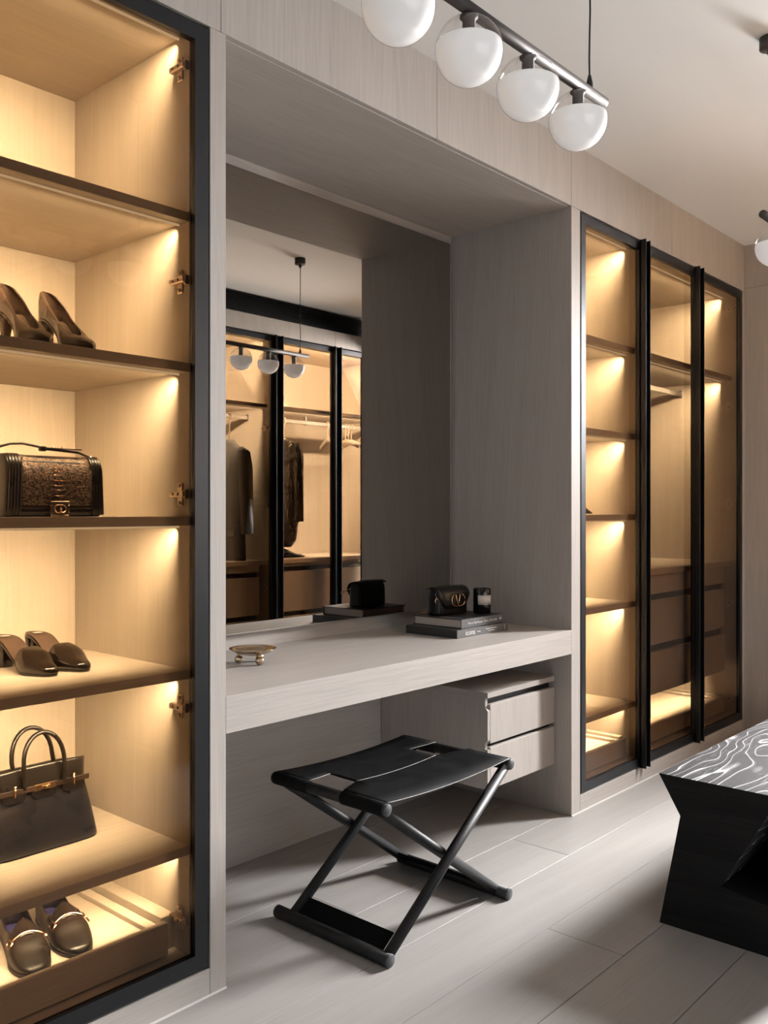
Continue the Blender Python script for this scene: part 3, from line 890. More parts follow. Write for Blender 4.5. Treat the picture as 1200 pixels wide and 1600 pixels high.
# ------------------------------------------------------------------ shoes
def shoe(name, label, loc, rot, L, W, ground, zs, zt, wp, open_to, throat, mats, heel, group, solid=0.0018, sole_t=0.004, start=0.0, q=0.8, p=0.55, tk=lambda s: 1.0):
    """x forward (toe), local origin under the middle; zs insole height, zt topline, wp half width (fraction of W)"""
    up_m, in_m, sole_m, heel_m = mats
    t = thing(name, loc, label, 'shoe', group, rot)
    N, K = 34, 8
    ts = [(1 - math.cos(PI * i / N)) / 2 for i in range(N + 1)]
    def X(s): return -L / 2 + L * s
    def ytop(s):
        w = wp(s) * W * tk(s)
        if s <= open_to - throat: return w * 0.86
        if s >= open_to: return 0.0
        f = (s - (open_to - throat)) / throat
        return w * 0.86 * math.sqrt(max(0, 1 - f * f))
    st = [s for s in ts if s >= start - 1e-6]
    if start > 0 and st[0] > start + 1e-6: st.insert(0, start)
    m_ = MB()
    for sg in (1, -1):
        vs, fs = [], []
        for s in st:
            w, a0, b0, yt = wp(s) * W, zs(s), zt(s), ytop(s)
            for k in range(K + 1):
                a = k / K * PI / 2
                y = yt + (w - yt) * max(0.0, math.cos(a)) ** p
                z = a0 + (b0 - a0) * math.sin(a) ** q
                if a == 0: y = w
                bulge = 0.06 * w * math.sin(2 * a)
                vs.append((X(s), sg * (y + bulge), z))
        for i in range(len(st) - 1):
            for k in range(K):
                q_ = (i * (K + 1) + k, (i + 1) * (K + 1) + k, (i + 1) * (K + 1) + k + 1, i * (K + 1) + k + 1)
                fs.append(q_ if sg > 0 else q_[::-1])
        m_.raw(vs, fs, 0, True)
    bmesh.ops.remove_doubles(m_.bm, verts=m_.bm.verts, dist=2e-5)
    up = m_.build('upper', up_m, t, True, solid=solid)
    ins, sol = MB(), MB()
    ra, rb, rc = [], [], []
    for s in ts:
        w = max(wp(s) * W, 1e-4)
        ra.append([(X(s), w * c_ * 0.965, zs(s) + 0.0015 + 0.0012 * c_ * c_) for c_ in (-1, -.5, 0, .5, 1)])
        rb.append([(X(s), w * 1.015, zs(s) + 0.0005), (X(s), -w * 1.015, zs(s) + 0.0005), (X(s), -w * 1.0, zs(s) - sole_t), (X(s), w * 1.0, zs(s) - sole_t)])
    ins.loft(ra, False, False); ins.build('insole', in_m, t, True)
    sol.loft(rb, True, True, smooth=True); sol.build('sole', sole_m, t, True)
    if heel:
        hl, top_w, bot_w, bot_l, lean = heel
        h = MB(); rings = []
        for i in range(9):
            f = i / 8
            z = (zs(0.08) - sole_t) * (1 - f) + ground * f
            k = f ** 0.6
            ln = hl * (1 - k) + bot_l * k; wd = top_w * (1 - k) + bot_w * k
            xb = -L / 2 + 0.004 + lean * f
            r = []
            for j in range(18):
                a = 2 * PI * j / 18
                cx, cy = math.cos(a), math.sin(a)
                px = xb + ln / 2 + math.copysign(abs(cx) ** 0.8, cx) * ln / 2
                zz = z
                if i == 0: zz = zs(min(1, max(0, (px + L / 2) / L))) - sole_t + 0.0005
                r.append((px, math.copysign(abs(cy) ** 0.8, cy) * wd / 2, zz))
            rings.append(r)
        h.loft(rings); h.build('heel', heel_m, t, True)
    return t

def pointed(s):
    back = math.sqrt(max(0, 1 - ((0.16 - s) / 0.16) ** 2)) if s < 0.16 else 1.0
    body = interp(s, [(0, 0.66), (0.2, 0.68), (0.42, 0.62), (0.68, 1.0), (0.86, 0.66), (0.97, 0.24), (1.0, 0.0)])
    return back * body
SG = 'pairs of shoes in the display cabinet'
def pump_zs(s): return interp(s, [(0, 0.096), (0.2, 0.090), (0.5, 0.040), (0.70, 0.006), (1, 0.006)])
def pump_zt(s): return interp(s, [(0, 0.170), (0.06, 0.165), (0.22, 0.136), (0.42, 0.092), (0.58, 0.060), (0.70, 0.042), (0.82, 0.034), (0.93, 0.023), (1, 0.010)])
for x, yaw, lab in ((1.096, 0.03, 'bronze pointed pump on the second shelf, nearer the hinges'), (0.990, 0.02, 'bronze pointed pump on the second shelf, cut by the left edge')):
    shoe('pump', lab, (x, 0.143, 1.617), -PI / 2 + yaw, 0.222, 0.040, 0.0, pump_zs, pump_zt, pointed, 0.70, 0.34, ('pump', 'pump_in', 'pump', 'pump'), (0.040, 0.044, 0.011, 0.012, 0.006), SG, sole_t=0.004, tk=lambda s: interp(s, [(0, 0.55), (0.12, 0.62), (0.35, 0.95), (1, 1.0)]))

def square(s):
    back = math.sqrt(max(0, 1 - ((0.15 - s) / 0.15) ** 2)) if s < 0.15 else 1.0
    tip = 1.0 if s < 0.93 else max(0.0, 1 - ((s - 0.93) / 0.07) ** 3) ** 0.5
    return back * tip * interp(s, [(0, 0.72), (0.25, 0.70), (0.48, 0.74), (0.70, 1.0), (0.9, 0.58), (1, 0.36)])
def mule_zs(s): return interp(s, [(0, 0.078), (0.2, 0.073), (0.5, 0.030), (0.68, 0.008), (1, 0.007)])
def mule_zt(s): return interp(s, [(0, 0.08), (0.5, 0.066), (0.60, 0.061), (0.70, 0.054), (0.82, 0.036), (0.93, 0.026), (0.975, 0.021), (1, 0.010)])
for x, yaw, lab in ((1.163, 0.06, 'brown block-heeled mule on the fourth shelf, nearer the cabinet side'), (1.076, 0.06, 'brown block-heeled mule on the fourth shelf, at the left picture edge')):
    t = shoe('mule', lab, (x, 0.318, 0.838), -PI / 2 + yaw, 0.262, 0.041, 0.0, mule_zs, mule_zt, square, 0.40, 0.02, ('leather_mule', 'leather_sole', 'leather_mule', 'leather_mule'), (0.048, 0.054, 0.044, 0.038, 0.006), SG, start=0.585, sole_t=0.006, q=0.9, p=0.5)
    MB().box(-0.105, -0.088, -0.010, 0.010, 0.0795, 0.0805).build('brand_mark', 'label', t, True)

def loaf_w(s):
    back = math.sqrt(max(0, 1 - ((0.14 - s) / 0.14) ** 2)) if s < 0.14 else 1.0
    tip = 1.0 if s < 0.86 else max(0.0, 1 - ((s - 0.86) / 0.14) ** 2.6) ** 0.5
    return back * tip * interp(s, [(0, 0.70), (0.3, 0.74), (0.5, 0.82), (0.72, 1.0), (0.92, 0.74), (1, 0.55)])
def loaf_zs(s): return interp(s, [(0, 0.020), (0.3, 0.018), (0.55, 0.011), (1, 0.010)])
def loaf_zt(s): return interp(s, [(0, 0.078), (0.15, 0.074), (0.40, 0.058), (0.56, 0.066), (0.66, 0.065), (0.80, 0.042), (0.90, 0.030), (0.96, 0.023), (1, 0.013)])
for x, y, yaw, lab in ((1.124, 0.218, -0.16, 'dark square-toed loafer with metal bit in the bottom tray, nearer the cabinet side'), (1.014, 0.202, -0.22, 'dark square-toed loafer with metal bit in the bottom tray, at the left edge')):
    t = shoe('loafer', lab, (x, y, 0.1835), -PI / 2 + yaw, 0.272, 0.0455, 0.0, loaf_zs, loaf_zt, loaf_w, 0.64, 0.20, ('loafer', 'loafer_in', 'loafer', 'loafer'), (0.062, 0.066, 0.058, 0.064, 0.0), SG, sole_t=0.0095, p=0.72, q=0.85)
    # tongue
    m_ = MB(); rr = []
    for i in range(9):
        f = i / 8; s = 0.50 + 0.17 * f
        w = 0.030 * math.sqrt(max(0.02, 1 - (1 - f) ** 6))
        zc = 0.090 - 0.022 * f
        rr.append([(-0.136 + 0.272 * s, w * c_, zc - 0.016 * c_ * c_) for c_ in (-1, -.75, -.5, -.25, 0, .25, .5, .75, 1)])
    m_.loft(rr, False, False); m_.build('tongue', 'loafer', t, True, solid=0.003)
    # snaffle
    m_ = MB()
    xb = -0.136 + 0.272 * 0.67
    m_.tube([(xb - 0.004 * math.cos(a * PI / 2), 0.036 * a, 0.0715 - 0.014 * a * a) for a in [i / 6 for i in range(-6, 7)]], 0.0024, 8)
    for sg in (-1, 1):
        m_.tube([(xb - 0.011, sg * 0.037, 0.060), (xb + 0.011, sg * 0.037, 0.058), (xb + 0.011, sg * 0.045, 0.046), (xb - 0.011, sg * 0.045, 0.048)], 0.0022, 8, closed=True)
    m_.build('metal_bit', 'rose', t, True)
# patterned toe on the right-hand shelves
shoe('pointed_flat', 'patterned pointed shoe on the third shelf of the narrow right wardrobe', (3.565, 0.235, 1.226), -PI / 2 + 0.30, 0.245, 0.040, 0.0,
     lambda s: interp(s, [(0, 0.030), (0.3, 0.024), (0.6, 0.007), (1, 0.007)]), lambda s: interp(s, [(0, 0.07), (0.3, 0.052), (0.6, 0.044), (0.85, 0.034), (1, 0.010)]),
     pointed, 0.64, 0.3, ('snake2', 'leather_sole', 'leather_mule', 'leather_mule'), (0.04, 0.04, 0.012, 0.014, 0.004), 'shoes in the right wardrobe')

# ------------------------------------------------------------------ bags
def superring(a, b_, e, z, n=40, cx=0, cy=0):
    out = []
    for k in range(n):
        t = 2 * PI * k / n
        c_, s_ = math.cos(t), math.sin(t)
        out.append((cx + a * math.copysign(abs(c_) ** e, c_), cy + b_ * math.copysign(abs(s_) ** e, s_), z))
    return out

# flap bag with scaled leather, clasp and strap
FB = thing('flap_handbag', (1.060, 0.165, 1.2275), 'bronze scaled flap handbag with dark leather sides and metal clasp on the third shelf', 'handbag')
HWB, DEP, HB = 0.1235, 0.042, 0.142
m_ = MB()
rings = []
for f in (0, .03, .10, .25, .5, .75, .9, .97, 1.0):
    z = HB * f
    tap = 1 - 0.05 * f
    rnd = min(1, 0.90 + 0.10 * math.sqrt(min(1, f / 0.10))) * (1 if f < .75 else math.sqrt(max(0.0, 1 - ((f - .75) / .27) ** 2 * 0.85)))
    rings.append(superring(HWB * tap * (1 if f > 0.02 else 0.97), DEP * rnd, 0.35, z))
m_.loft(rings); m_.build('bag_body', 'leather_brown', FB, True)
# ribbed side bands
for sg in (-1, 1):
    m_ = MB()
    for k in range(4):
        x = sg * (0.094 + k * 0.0075)
        pts = [(x * (1 - 0.05 * f), -DEP * (1.0 if f < 0.75 else math.sqrt(max(0, 1 - ((f - .75) / .27) ** 2 * 0.85))) - 0.0005, HB * f) for f in (0.03, .15, .3, .45, .6, .75, .82, .9, .96, 1.0)]
        pts += [(x * 0.95, -DEP * 0.45 + 0.02 * i, HB + 0.0005) for i in (0.3, 1, 1.6)]
        m_.tube(pts, 0.0045, 8)
    m_.build('quilted_band', 'leather_brown', FB, True)
# scaled flap, front sheet rolling over the top
prof = [(-DEP - 0.0035, 0.026), (-DEP - 0.004, 0.05), (-DEP - 0.004, 0.085), (-DEP - 0.003, 0.108), (-DEP * 0.90, 0.124), (-DEP * 0.72, 0.136), (-DEP * 0.45, 0.1435), (0, 0.1455), (DEP * 0.6, 0.142)]
m_ = MB()
rr = []
for y_, z_ in prof:
    h_ = 0.0895 * (1 - 0.05 * z_ / HB)
    rr.append([(-h_ + 2 * h_ * i / 12, y_, z_) for i in range(13)])
m_.loft(rr, False, False)
fl = m_.build('flap', 'snake', FB, True, solid=0.004)
m_ = MB()
for i, (z_, w_) in enumerate(((0.117, .010), (0.108, .014), (0.098, .012), (0.086, .013), (0.074, .016), (0.064, .012), (0.05, .010))):
    m_.tube([(-w_, -DEP - 0.0085 + (0.005 if z_ > 0.11 else 0), z_), (0, -DEP - 0.0095 + (0.005 if z_ > 0.11 else 0), z_ - 0.002), (w_, -DEP - 0.0085 + (0.005 if z_ > 0.11 else 0), z_)], 0.0012, 6)
m_.build('large_scales', 'rose', fl, True)
m_ = MB(); m_.box(-0.108, 0.108, -DEP - 0.003, -DEP + 0.002, 0.018, 0.024, 0.001); m_.box(-0.112, 0.112, -DEP - 0.002, -DEP + 0.002, 0.008, 0.013, 0.001)
m_.build('front_seam', 'leather_piping', FB, True)
m_ = MB(); m_.box(-0.021, 0.021, -DEP - 0.012, -DEP - 0.002, 0.003, 0.034, 0.002)
cl = m_.build('clasp', 'gunmetal', FB, True)
m_ = MB()
yy = -DEP - 0.0135
for cx, a0, a1 in ((-0.0048, 40, 320), (0.0048, 220, 500)):
    m_.tube([(cx + 0.0092 * math.cos(math.radians(a)), yy, 0.0185 + 0.0092 * math.sin(math.radians(a))) for a in range(a0, a1 + 1, 20)], 0.0016, 8)
m_.tube([(0, yy, 0.0185), (0, yy - 0.003, 0.0185)], 0.003, 12)
m_.box(-0.0225, 0.0225, yy + 0.0005, yy + 0.006, 0.0005, 0.004, 0.0008); m_.box(-0.0225, 0.0225, yy + 0.0005, yy + 0.006, 0.033, 0.0365, 0.0008)
m_.box(-0.0245, -0.0205, yy + 0.0005, yy + 0.006, 0.010, 0.027, 0.0008); m_.box(0.0205, 0.0245, yy + 0.0005, yy + 0.006, 0.010, 0.027, 0.0008)
m_.build('clasp_emblem', 'rose', cl, True)
m_ = MB()
m_.tube([(-0.135, -0.02, 0.158), (-0.105, -0.02, 0.168), (-0.075, -0.02, 0.1705), (-0.04, -0.02, 0.165), (-0.02, -0.02, 0.160), (0.03, -0.018, 0.1575), (0.07, -0.012, 0.1555), (0.105, -0.002, 0.146), (0.117, 0.004, 0.138)], 0.0030, 8)
m_.box(-0.02, 0.072, -0.026, -0.014, 0.161, 0.1635, 0.0008)
o = m_.build('strap', 'leather_piping', FB, True)
m_ = MB(); m_.box(-0.034, -0.018, -0.028, -0.012, 0.154, 0.166, 0.003); m_.build('strap_keeper', 'leather_brown', o, True)
m_ = MB()
for x in (0.0, 0.024): m_.sphere((x, -0.020, 0.1655), 0.0028, 8)
m_.tube([(0.104, -0.008, 0.147), (0.112, -0.002, 0.142), (0.117, 0.008, 0.137)], 0.004, 8)
m_.build('stud', 'nickel', o, True)

# structured tote with two handles, straps and gold lock
TB = thing('tote_handbag', (1.108, 0.335, 0.392), 'dark brown structured tote handbag with two handles and gold lock on the fifth shelf', 'handbag')
m_ = MB()
H = 0.200
rings = []
for f in (0, .02, .08, .2, .4, .6, .8, .92, 1.0):
    a = 0.147 - 0.030 * f; b_ = 0.080 * (1 - 0.62 * f) + 0.004 + 0.007 * math.sin(PI * min(1, f * 1.3))
    if f == 0: a -= 0.006; b_ -= 0.006
    rings.append(superring(a, b_, 0.30 + 0.1 * f, H * f * 0.985, 48))
m_.loft(rings); m_.build('bag_body', 'leather_brown', TB, True, subsurf=1)
# front flap with wing tips
m_ = MB(); rr = []
for i in range(9):
    f = i / 8
    z = 0.150 + 0.054 * f
    yb = -(0.080 * (1 - 0.62 * z / H) + 0.004) - 0.005 - 0.002 * (1 - f)
    hw = 0.119 + 0.010 * f
    row = []
    for j in range(25):
        c_ = -1 + 2 * j / 24
        bow = 0.010 * f * (1 - c_ * c_)
        wing = 0.016 * max(0, abs(c_) - 0.86) / 0.14
        row.append((c_ * (hw + (0.004 if abs(c_) > 0.9 else 0)), yb + 0.003 * abs(c_) + wing * 1.3, z + bow * 0.6 - wing * f * 0.25))
    rr.append(row)
m_.loft(rr, False, False)
ff = m_.build('flap', 'leather_brown', TB, True, solid=0.0025)
m_ = MB()
for cx in (-0.078, 0.0, 0.078):
    hw = 0.030 if cx else 0.034
    zb = 0.131; yb = -(0.080 * (1 - 0.62 * 0.14 / H) + 0.004) - 0.0095
    m_.raw([(cx - hw, yb, zb + 0.022), (cx - hw, yb - 0.001, zb + 0.010), (cx - hw + 0.010, yb - 0.002, zb), (cx + hw - 0.010, yb - 0.002, zb), (cx + hw, yb - 0.001, zb + 0.010), (cx + hw, yb, zb + 0.022),
             (cx - hw, yb + 0.003, zb + 0.022), (cx - hw, yb + 0.002, zb + 0.010), (cx - hw + 0.010, yb + 0.001, zb), (cx + hw - 0.010, yb + 0.001, zb), (cx + hw, yb + 0.002, zb + 0.010), (cx + hw, yb + 0.003, zb + 0.022)],
           [(0, 1, 2, 3, 4, 5), (6, 11, 10, 9, 8, 7), (0, 6, 7, 1), (1, 7, 8, 2), (2, 8, 9, 3), (3, 9, 10, 4), (4, 10, 11, 5), (5, 11, 6, 0)])
m_.build('flap_tab', 'leather_brown', ff, True)
m_ = MB(); zb = 0.150; yb = -(0.080 * (1 - 0.62 * 0.155 / H) + 0.004) - 0.0115
m_.box(-0.122, 0.122, yb - 0.002, yb + 0.002, zb, zb + 0.013, 0.001)
o = m_.build('belt_strap', 'leather_piping', TB, True)
m_ = MB(); m_.box(-0.028, 0.028, yb - 0.0045, yb - 0.001, zb - 0.001, zb + 0.015, 0.001); m_.box(-0.010, 0.012, yb - 0.009, yb - 0.004, zb + 0.002, zb + 0.012, 0.002); m_.sphere((0.001, yb - 0.009, zb + 0.007), 0.005, 8)
m_.build('lock', 'gold', o, True)
m_ = MB()
for cx in (-0.078, 0.078):
    m_.tube([(cx, yb - 0.004, zb + 0.020), (cx, yb - 0.0045, zb - 0.006)], 0.0022, 8); m_.sphere((cx, yb - 0.004, zb + 0.020), 0.0042, 8)
m_.build('turn_stud', 'rose', o, True)
for yo, dz, dx in ((-0.056, 0.0, 0.0), (-0.004, 0.004, -0.006)):
    m_ = MB()
    pts = [(-0.052, yo, 0.158), (-0.054, yo, 0.19)]
    for i in range(15):
        a = PI * (1 - i / 14)
        pts.append((0.054 * math.cos(a) + dx, yo + (0.012 if yo < 0 else -0.01) * math.sin(a), 0.212 + dz + 0.078 * math.sin(a) ** 0.9))
    pts += [(0.054, yo, 0.19), (0.052, yo, 0.158)]
    m_.tube(pts, 0.0056, 10); m_.build('carry_handle', 'leather_brown', TB, True)

# small black bag on the books
SB = thing('mini_handbag', (2.868, 0.365, 0.8245), 'small black leather handbag with gold V emblem lying on two stacked books', 'handbag', rot=-0.06)
m_ = MB(); rings = []
for f in (0, .04, .15, .4, .7, .88, .97, 1.0):
    k = 1.0 if f < 0.7 else math.sqrt(max(0.02, 1 - ((f - .7) / .32) ** 2))
    rings.append(superring((0.094 if f > .02 else 0.088) * (1 - 0.03 * f), (0.037 if f > .02 else 0.033) * k, 0.4, 0.112 * f, 36))
m_.loft(rings); m_.build('bag_body', 'bag_black', SB, True, subsurf=1)
m_ = MB(); rr = []
prof = [(0.025, 0.108), (0.0, 0.1165), (-0.02, 0.112), (-0.033, 0.102), (-0.0405, 0.085), (-0.043, 0.065), (-0.0435, 0.045), (-0.042, 0.028)]
for i, (y_, z_) in enumerate(prof):
    hw = [0.097, 0.098, 0.098, 0.098, 0.097, 0.085, 0.070, 0.050][i]
    rr.append([(hw * c_, y_ + 0.004 * (abs(c_) > 0.95), z_ - 0.003 * c_ * c_) for c_ in (-1, -.8, -.4, 0, .4, .8, 1)])
m_.loft(rr, False, False); o = m_.build('flap', 'bag_black', SB, True, solid=0.003)
m_ = MB(); ye = -0.0478; zc_ = 0.059
oval = []
for k in range(40):
    a = 2 * PI * k / 40
    oval.append((0.012 + 0.039 * math.copysign(abs(math.cos(a)) ** 0.65, math.cos(a)), ye, zc_ + 0.0235 * math.copysign(abs(math.sin(a)) ** 0.75, math.sin(a))))
m_.tube(oval[14:], 0.0022, 8); m_.tube(oval[:8], 0.0022, 8)
m_.tube([(-0.004, ye, zc_ + 0.0225), (0.012, ye, zc_ - 0.0235)], 0.0022, 8); m_.tube([(0.022, ye, zc_ + 0.0235), (0.012, ye, zc_ - 0.0235)], 0.0030, 8)
m_.build('v_emblem', 'rose', o, True)
m_ = MB()
m_.tube([(-0.088, -0.012, 0.083), (-0.1, -0.03, 0.077), (-0.112, -0.042, 0.070)], 0.0024, 8)
m_.tube([(-0.115 + 0.008 * math.cos(a), -0.045, 0.064 + 0.009 * math.sin(a)) for a in [i * 0.5 for i in range(10)]], 0.0021, 8)
m_.tube([(-0.094, -0.02, 0.081), (-0.093, -0.02, 0.091)], 0.0015, 6); m_.tube([(-0.087, -0.012, 0.083), (-0.088, -0.012, 0.095)], 0.0018, 6)
m_.build('strap_clip', 'rose', SB, True)

# ------------------------------------------------------------------ desk accessories
def text(body, size, loc, mat, parent, rot=(PI / 2, 0, 0), ext=0.0002, name='lettering'):
    c_ = bpy.data.curves.new(name, 'FONT'); c_.body = body; c_.size = size; c_.extrude = ext
    c_.resolution_u = 2
    c_.materials.append(M[mat])
    tmp = bpy.data.objects.new('tmp_text', c_); COL.objects.link(tmp)
    dg = bpy.context.evaluated_depsgraph_get()
    me = bpy.data.meshes.new_from_object(tmp.evaluated_get(dg))
    bpy.data.objects.remove(tmp)
    o = bpy.data.objects.new(name, me); COL.objects.link(o)
    o.parent = parent; o.location = Vector(loc) - off(parent); o.rotation_euler = rot
    return o

def book(name, label, x0, x1, y0, y1, z0, z1, boxed=False):
    t = thing(name, ((x0 + x1) / 2, (y0 + y1) / 2, z0), label, 'book', 'stacked books on the dressing table')
    c = 0.0028
    if boxed:
        bx('slipcase', x0, x1, y0 + 0.002, y1, z0, z1, 'cover', t, 0.0008)
    else:
        bx('cover_board', x0, x1, y0 + 0.002, y1, z0, z0 + c, 'cover', t, 0.0006)
        bx('cover_board', x0, x1, y0 + 0.002, y1, z1 - c, z1, 'cover', t, 0.0006)
        bx('page_block', x0 + 0.006, x1 - 0.006, y0 + 0.004, y1 - 0.006, z0 + c, z1 - c, 'pages', t, 0.0)
    sp = bx('spine', x0, x1, y0, y0 + 0.0045, z0, z1, 'spine', t, 0.0008)
    return t, sp
B1, sp1 = book('coffee_table_book', 'lower grey-spined book on the dressing table, reading icons on its spine', 2.703, 3.042, 0.190, 0.445, 0.758, 0.7895, True)
text('icons', 0.030, (2.755, 0.1898, 0.7655), 'white_text', sp1)
for k, (xa, xb, za) in enumerate(((2.830, 2.852, 0.772), (2.888, 2.962, 0.777), (2.902, 2.948, 0.769))):
    bx('small_print', xa, xb, 0.1894, 0.1901, za, za + 0.0022, 'white_text', sp1, 0)
bx('publisher_mark', 3.018, 3.020, 0.1894, 0.1901, 0.764, 0.784, 'white_text', sp1, 0)
B2, sp2 = book('art_book', 'upper charcoal book with pale page edges under the small bag and candle', 2.750, 3.030, 0.205, 0.447, 0.7897, 0.8243)
text('Vincent Van Duysen  Works 2009–2018', 0.0118, (2.792, 0.2048, 0.803), 'white_text', sp2)
m_ = MB().tube([(3.010, 0.2052, 0.8075), (3.010, 0.2046, 0.8075)], 0.0062, 16); m_.build('publisher_mark', 'white_text', sp2)
bx('cover_print', 2.765, 2.80, 0.27, 0.34, 0.8242, 0.8246, 'spine', B2, 0)

CN = thing('candle_jar', (2.992, 0.283, 0.8245), 'black glass candle jar with cream label standing on the books', 'candle')
R = 0.0362
MB().lathe([(0.0001, 0.0), (R - 0.004, 0.0), (R, 0.004), (R, 0.099), (R - 0.0015, 0.1015), (R - 0.004, 0.100), (R - 0.004, 0.07), (0.0001, 0.07)], n=40).build('jar', 'blacklac', CN, True)
m_ = MB(); rr = []
for z in (0.037, 0.075):
    rr.append([((R + 0.0004) * math.cos(math.radians(a)), (R + 0.0004) * math.sin(math.radians(a)), z) for a in range(-172, -62, 6)])
m_.loft(rr, False, False); lb = m_.build('label', 'label', CN, True, solid=0.0002)
m_ = MB()
for z, a0, a1 in ((0.0685, -112, -92), (0.056, -104, -97), (0.0425, -128, -80)):
    pts = [((R + 0.0007) * math.cos(math.radians(a)), (R + 0.0007) * math.sin(math.radians(a)), z) for a in range(a0, a1 + 1, 2)]
    m_.tube(pts, 0.0005, 5)
m_.build('label_print', 'grey_text', lb, True)

DI = thing('footed_dish', (1.838, 0.345, 0.758), 'shallow polished bronze dish on ball feet on the dressing table', 'dish')
MB().lathe([(0.0001, 0.026), (0.03, 0.0275), (0.055, 0.035), (0.074, 0.047), (0.0755, 0.0485), (0.0735, 0.0487), (0.054, 0.038), (0.03, 0.0305), (0.0001, 0.029)], n=48).build('bowl', 'bronze_dish', DI, True)
for k in range(3):
    a = math.radians(-100 + 120 * k)
    MB().sphere((0.044 * math.cos(a), 0.044 * math.sin(a), 0.0135), 0.0135, 14).build('ball_foot', 'bronze_dish', DI, True)
    MB().tube([(0.044 * math.cos(a), 0.044 * math.sin(a), 0.024), (0.046 * math.cos(a), 0.046 * math.sin(a), 0.033)], 0.006, 10).build('foot_neck', 'bronze_dish', DI, True)

# ------------------------------------------------------------------ clothes and hangers in the opposite wardrobes
def coat_hanger(x, y, z, rot, label, mat='hanger', hook='hanger', hw=0.19, drop=0.0):
    t = thing('coat_hanger', (x, y, z), label, 'hanger', 'hangers on the opposite rails', rot)
    # rail passes through the hook; local y is the width of the hanger
    m_ = MB(); rr = []
    for i in range(15):
        c_ = -1 + 2 * i / 14
        zc = -0.115 - drop - 0.055 * abs(c_) ** 1.3; xx = 0.010 * c_ * c_
        hh = 0.020 - 0.009 * abs(c_)
        rr.append([(xx + (0.0075) * math.cos(a), hw * c_, zc + hh * math.sin(a)) for a in [2 * PI * k / 10 for k in range(10)]])
    m_.loft(rr); m_.build('hanger_arm', mat, t, True)
    m_ = MB()
    pts = [(0, 0, -0.10 - drop), (0, 0, -0.062)]
    pts += [(0, 0.0225 * math.sin(math.radians(a)) + 0.0, 0.0 - 0.0225 * math.cos(math.radians(a)) - 0.0) for a in range(20, 250, 18)]
    m_.tube(pts, 0.0052, 8); m_.build('hook', hook, t, True)
    return t
RZ = 1.915
coat_hanger(4.925, -1.98, RZ, 0.42, 'single empty pale hanger at the middle of the mirrored rail')
for x, r, lab in ((5.125, 0.30, 'first of three bunched pale hangers at the end of the mirrored rail'), (5.158, 0.28, 'middle of three bunched pale hangers at the end of the mirrored rail'), (5.192, 0.26, 'last of three bunched pale hangers against the wardrobe end')):
    coat_hanger(x, -1.98, RZ, r, lab)
coat_hanger(4.47, -1.98, RZ, 0.1, 'pale hanger carrying the sequinned dress in the mirror', hw=0.11, drop=0.03)
coat_hanger(3.985, -2.01, RZ, 0.0, 'pale hanger inside the dark jacket in the mirror', hw=0.13, drop=0.085)

def garment_rings(prof, n=44, folds=0, amp=0.0):
    rings = []
    for z, hy, hx, cy in prof:
        r = []
        for k in range(n):
            a = 2 * PI * k / n
            f = 1 + amp * math.sin(folds * a + z * 3) if folds else 1
            r.append((hx * f * math.copysign(abs(math.sin(a)) ** 0.8, math.sin(a)), cy + hy * math.copysign(abs(math.cos(a)) ** 0.8, math.cos(a)), z))
        rings.append(r)
    return rings
JK = thing('tailored_jacket', (3.985, -2.02, 0.84), 'black tailored jacket hanging at the left of the mirror reflection', 'jacket')
m_ = MB()
m_.loft(garment_rings([(0.0, 0.175, 0.055, 0), (0.12, 0.170, 0.055, 0), (0.36, 0.152, 0.052, 0), (0.58, 0.165, 0.055, 0), (0.76, 0.175, 0.05, 0), (0.825, 0.155, 0.042, 0), (0.875, 0.085, 0.032, 0), (0.905, 0.05, 0.026, 0)], folds=5, amp=0.03))
m_.build('jacket_body', 'jacket', JK, True)
for sg in (-1, 1):
    m_ = MB()
    pts = [(0, sg * 0.135, 0.83), (0, sg * 0.172, 0.80), (-0.005, sg * 0.192, 0.70), (-0.01, sg * 0.205, 0.52), (-0.018, sg * 0.222, 0.36), (-0.022, sg * 0.232, 0.245)]
    m_.tube(pts, [0.030, 0.044, 0.052, 0.050, 0.046, 0.043], 14); m_.build('sleeve', 'jacket', JK, True)
m_ = MB()
m_.raw([(-0.058, -0.004, 0.52), (-0.052, 0.055, 0.80), (-0.036, 0.045, 0.88), (-0.050, 0.085, 0.72), (-0.058, 0.06, 0.66)], [(0, 1, 2), (0, 3, 1), (0, 4, 3)])
m_.build('lapel', 'jacket2', JK, True, solid=0.003)
m_ = MB(); m_.box(-0.061, -0.055, 0.06, 0.14, 0.225, 0.262, 0.001); m_.build('pocket_flap', 'jacket2', JK, True)
m_ = MB(); m_.tube([(-0.056, 0.012, 0.435), (-0.062, 0.012, 0.435)], 0.009, 12); m_.build('button', 'gold', JK, True)
SD = thing('sequinned_dress', (4.48, -1.985, 0.975), 'black sequinned dress hanging beside the dark door post in the mirror', 'dress')
m_ = MB()
m_.loft(garment_rings([(0.0, 0.085, 0.05, -0.03), (0.05, 0.12, 0.055, -0.01), (0.2, 0.135, 0.06, 0), (0.45, 0.130, 0.058, 0), (0.68, 0.135, 0.055, 0), (0.745, 0.13, 0.05, 0), (0.785, 0.10, 0.04, 0), (0.80, 0.05, 0.03, 0)], folds=7, amp=0.06))
m_.build('dress_body', 'sequin', SD, True)
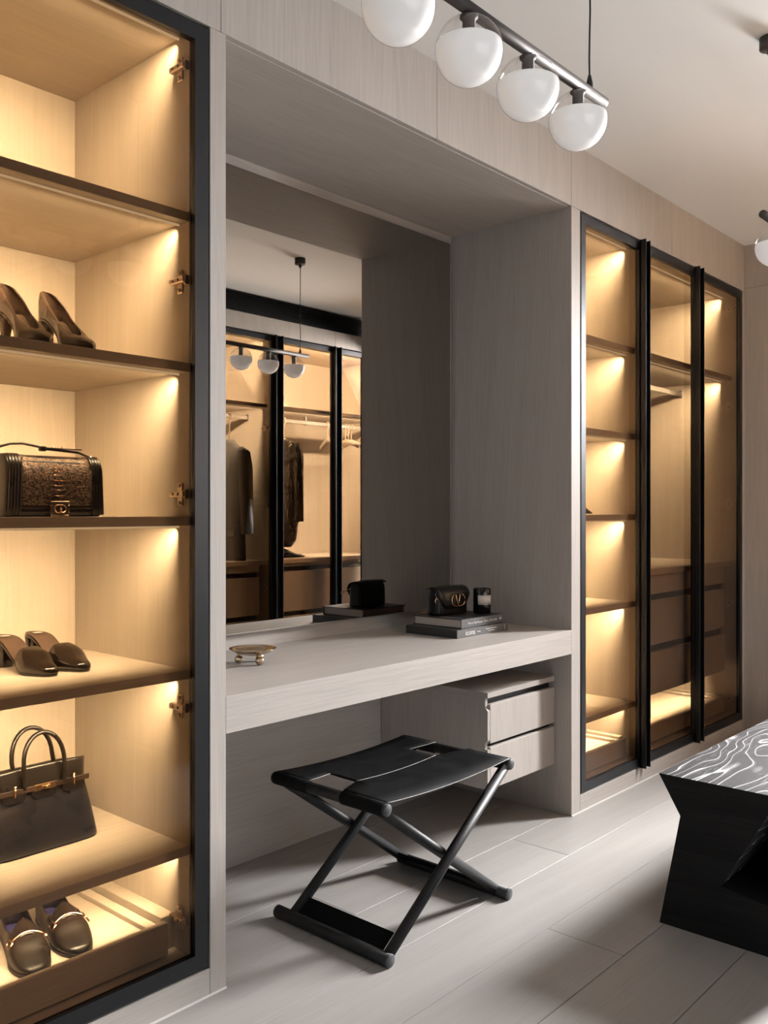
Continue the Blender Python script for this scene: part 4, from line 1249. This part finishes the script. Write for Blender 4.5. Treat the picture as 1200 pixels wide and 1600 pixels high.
for sg in (-1, 1):
    m_ = MB(); m_.tube([(0, sg * 0.09, 0.755), (0, sg * 0.132, 0.745), (-0.004, sg * 0.158, 0.66), (-0.008, sg * 0.166, 0.45), (-0.012, sg * 0.172, 0.19)], [0.022, 0.036, 0.040, 0.036, 0.036], 14)
    m_.build('sleeve', 'sequin', SD, True)
# single sequins standing proud of the cloth, catching the light
m_ = MB(); rs = random.Random(3)
def dress_pt(f, a):
    pr = [(0.0, 0.085, 0.05, -0.03), (0.05, 0.12, 0.055, -0.01), (0.2, 0.135, 0.06, 0), (0.45, 0.130, 0.058, 0), (0.68, 0.135, 0.055, 0), (0.745, 0.13, 0.05, 0)]
    z = 0.03 + 0.70 * f
    hy = interp(z, [(q[0], q[1]) for q in pr]); hx = interp(z, [(q[0], q[2]) for q in pr])
    return Vector((1.07 * hx * math.copysign(abs(math.sin(a)) ** 0.8, math.sin(a)), 1.03 * hy * math.copysign(abs(math.cos(a)) ** 0.8, math.cos(a)), z)), Vector((math.sin(a) / hx, math.cos(a) / hy, 0)).normalized()
for k in range(420):
    c_, nv = dress_pt(rs.random() ** 0.8, rs.uniform(-PI, PI))
    nv = (nv + Vector((rs.uniform(-.6, .6), rs.uniform(-.6, .6), rs.uniform(-.3, .8)))).normalized()
    t1 = nv.orthogonal().normalized(); t2 = nv.cross(t1)
    m_.raw([c_ + nv * 0.002 + (t1 * math.cos(2 * PI * j / 6) + t2 * math.sin(2 * PI * j / 6)) * 0.0042 for j in range(6)], [tuple(range(6))])
sq = m_.build('sequins', 'sequin_disc', SD, True); sq['kind'] = 'stuff'
SC = thing('folded_garment', (4.52, -1.98, 0.8952), 'black folded garment lying on the drawer top below the sequinned dress in the mirror', 'garment')
m_ = MB(); rr = []
for i in range(15):
    f = i / 14; x = -0.13 + 0.28 * f
    hh = (0.05 * math.exp(-((f - 0.2) / 0.25) ** 2) + 0.024 * math.sin(f * PI)) + 0.004
    hw = 0.07 * math.sqrt(max(0.01, 1 - (2 * f - 1) ** 4))
    rr.append([(x, hw * math.cos(a), max(0.0, hh * (0.5 + 0.5 * math.sin(a)) + 0.004 * math.sin(5 * a + 4 * f))) for a in [2 * PI * k / 20 for k in range(20)]])
m_.loft(rr); m_.build('cloth', 'garment', SC, True, subsurf=1)
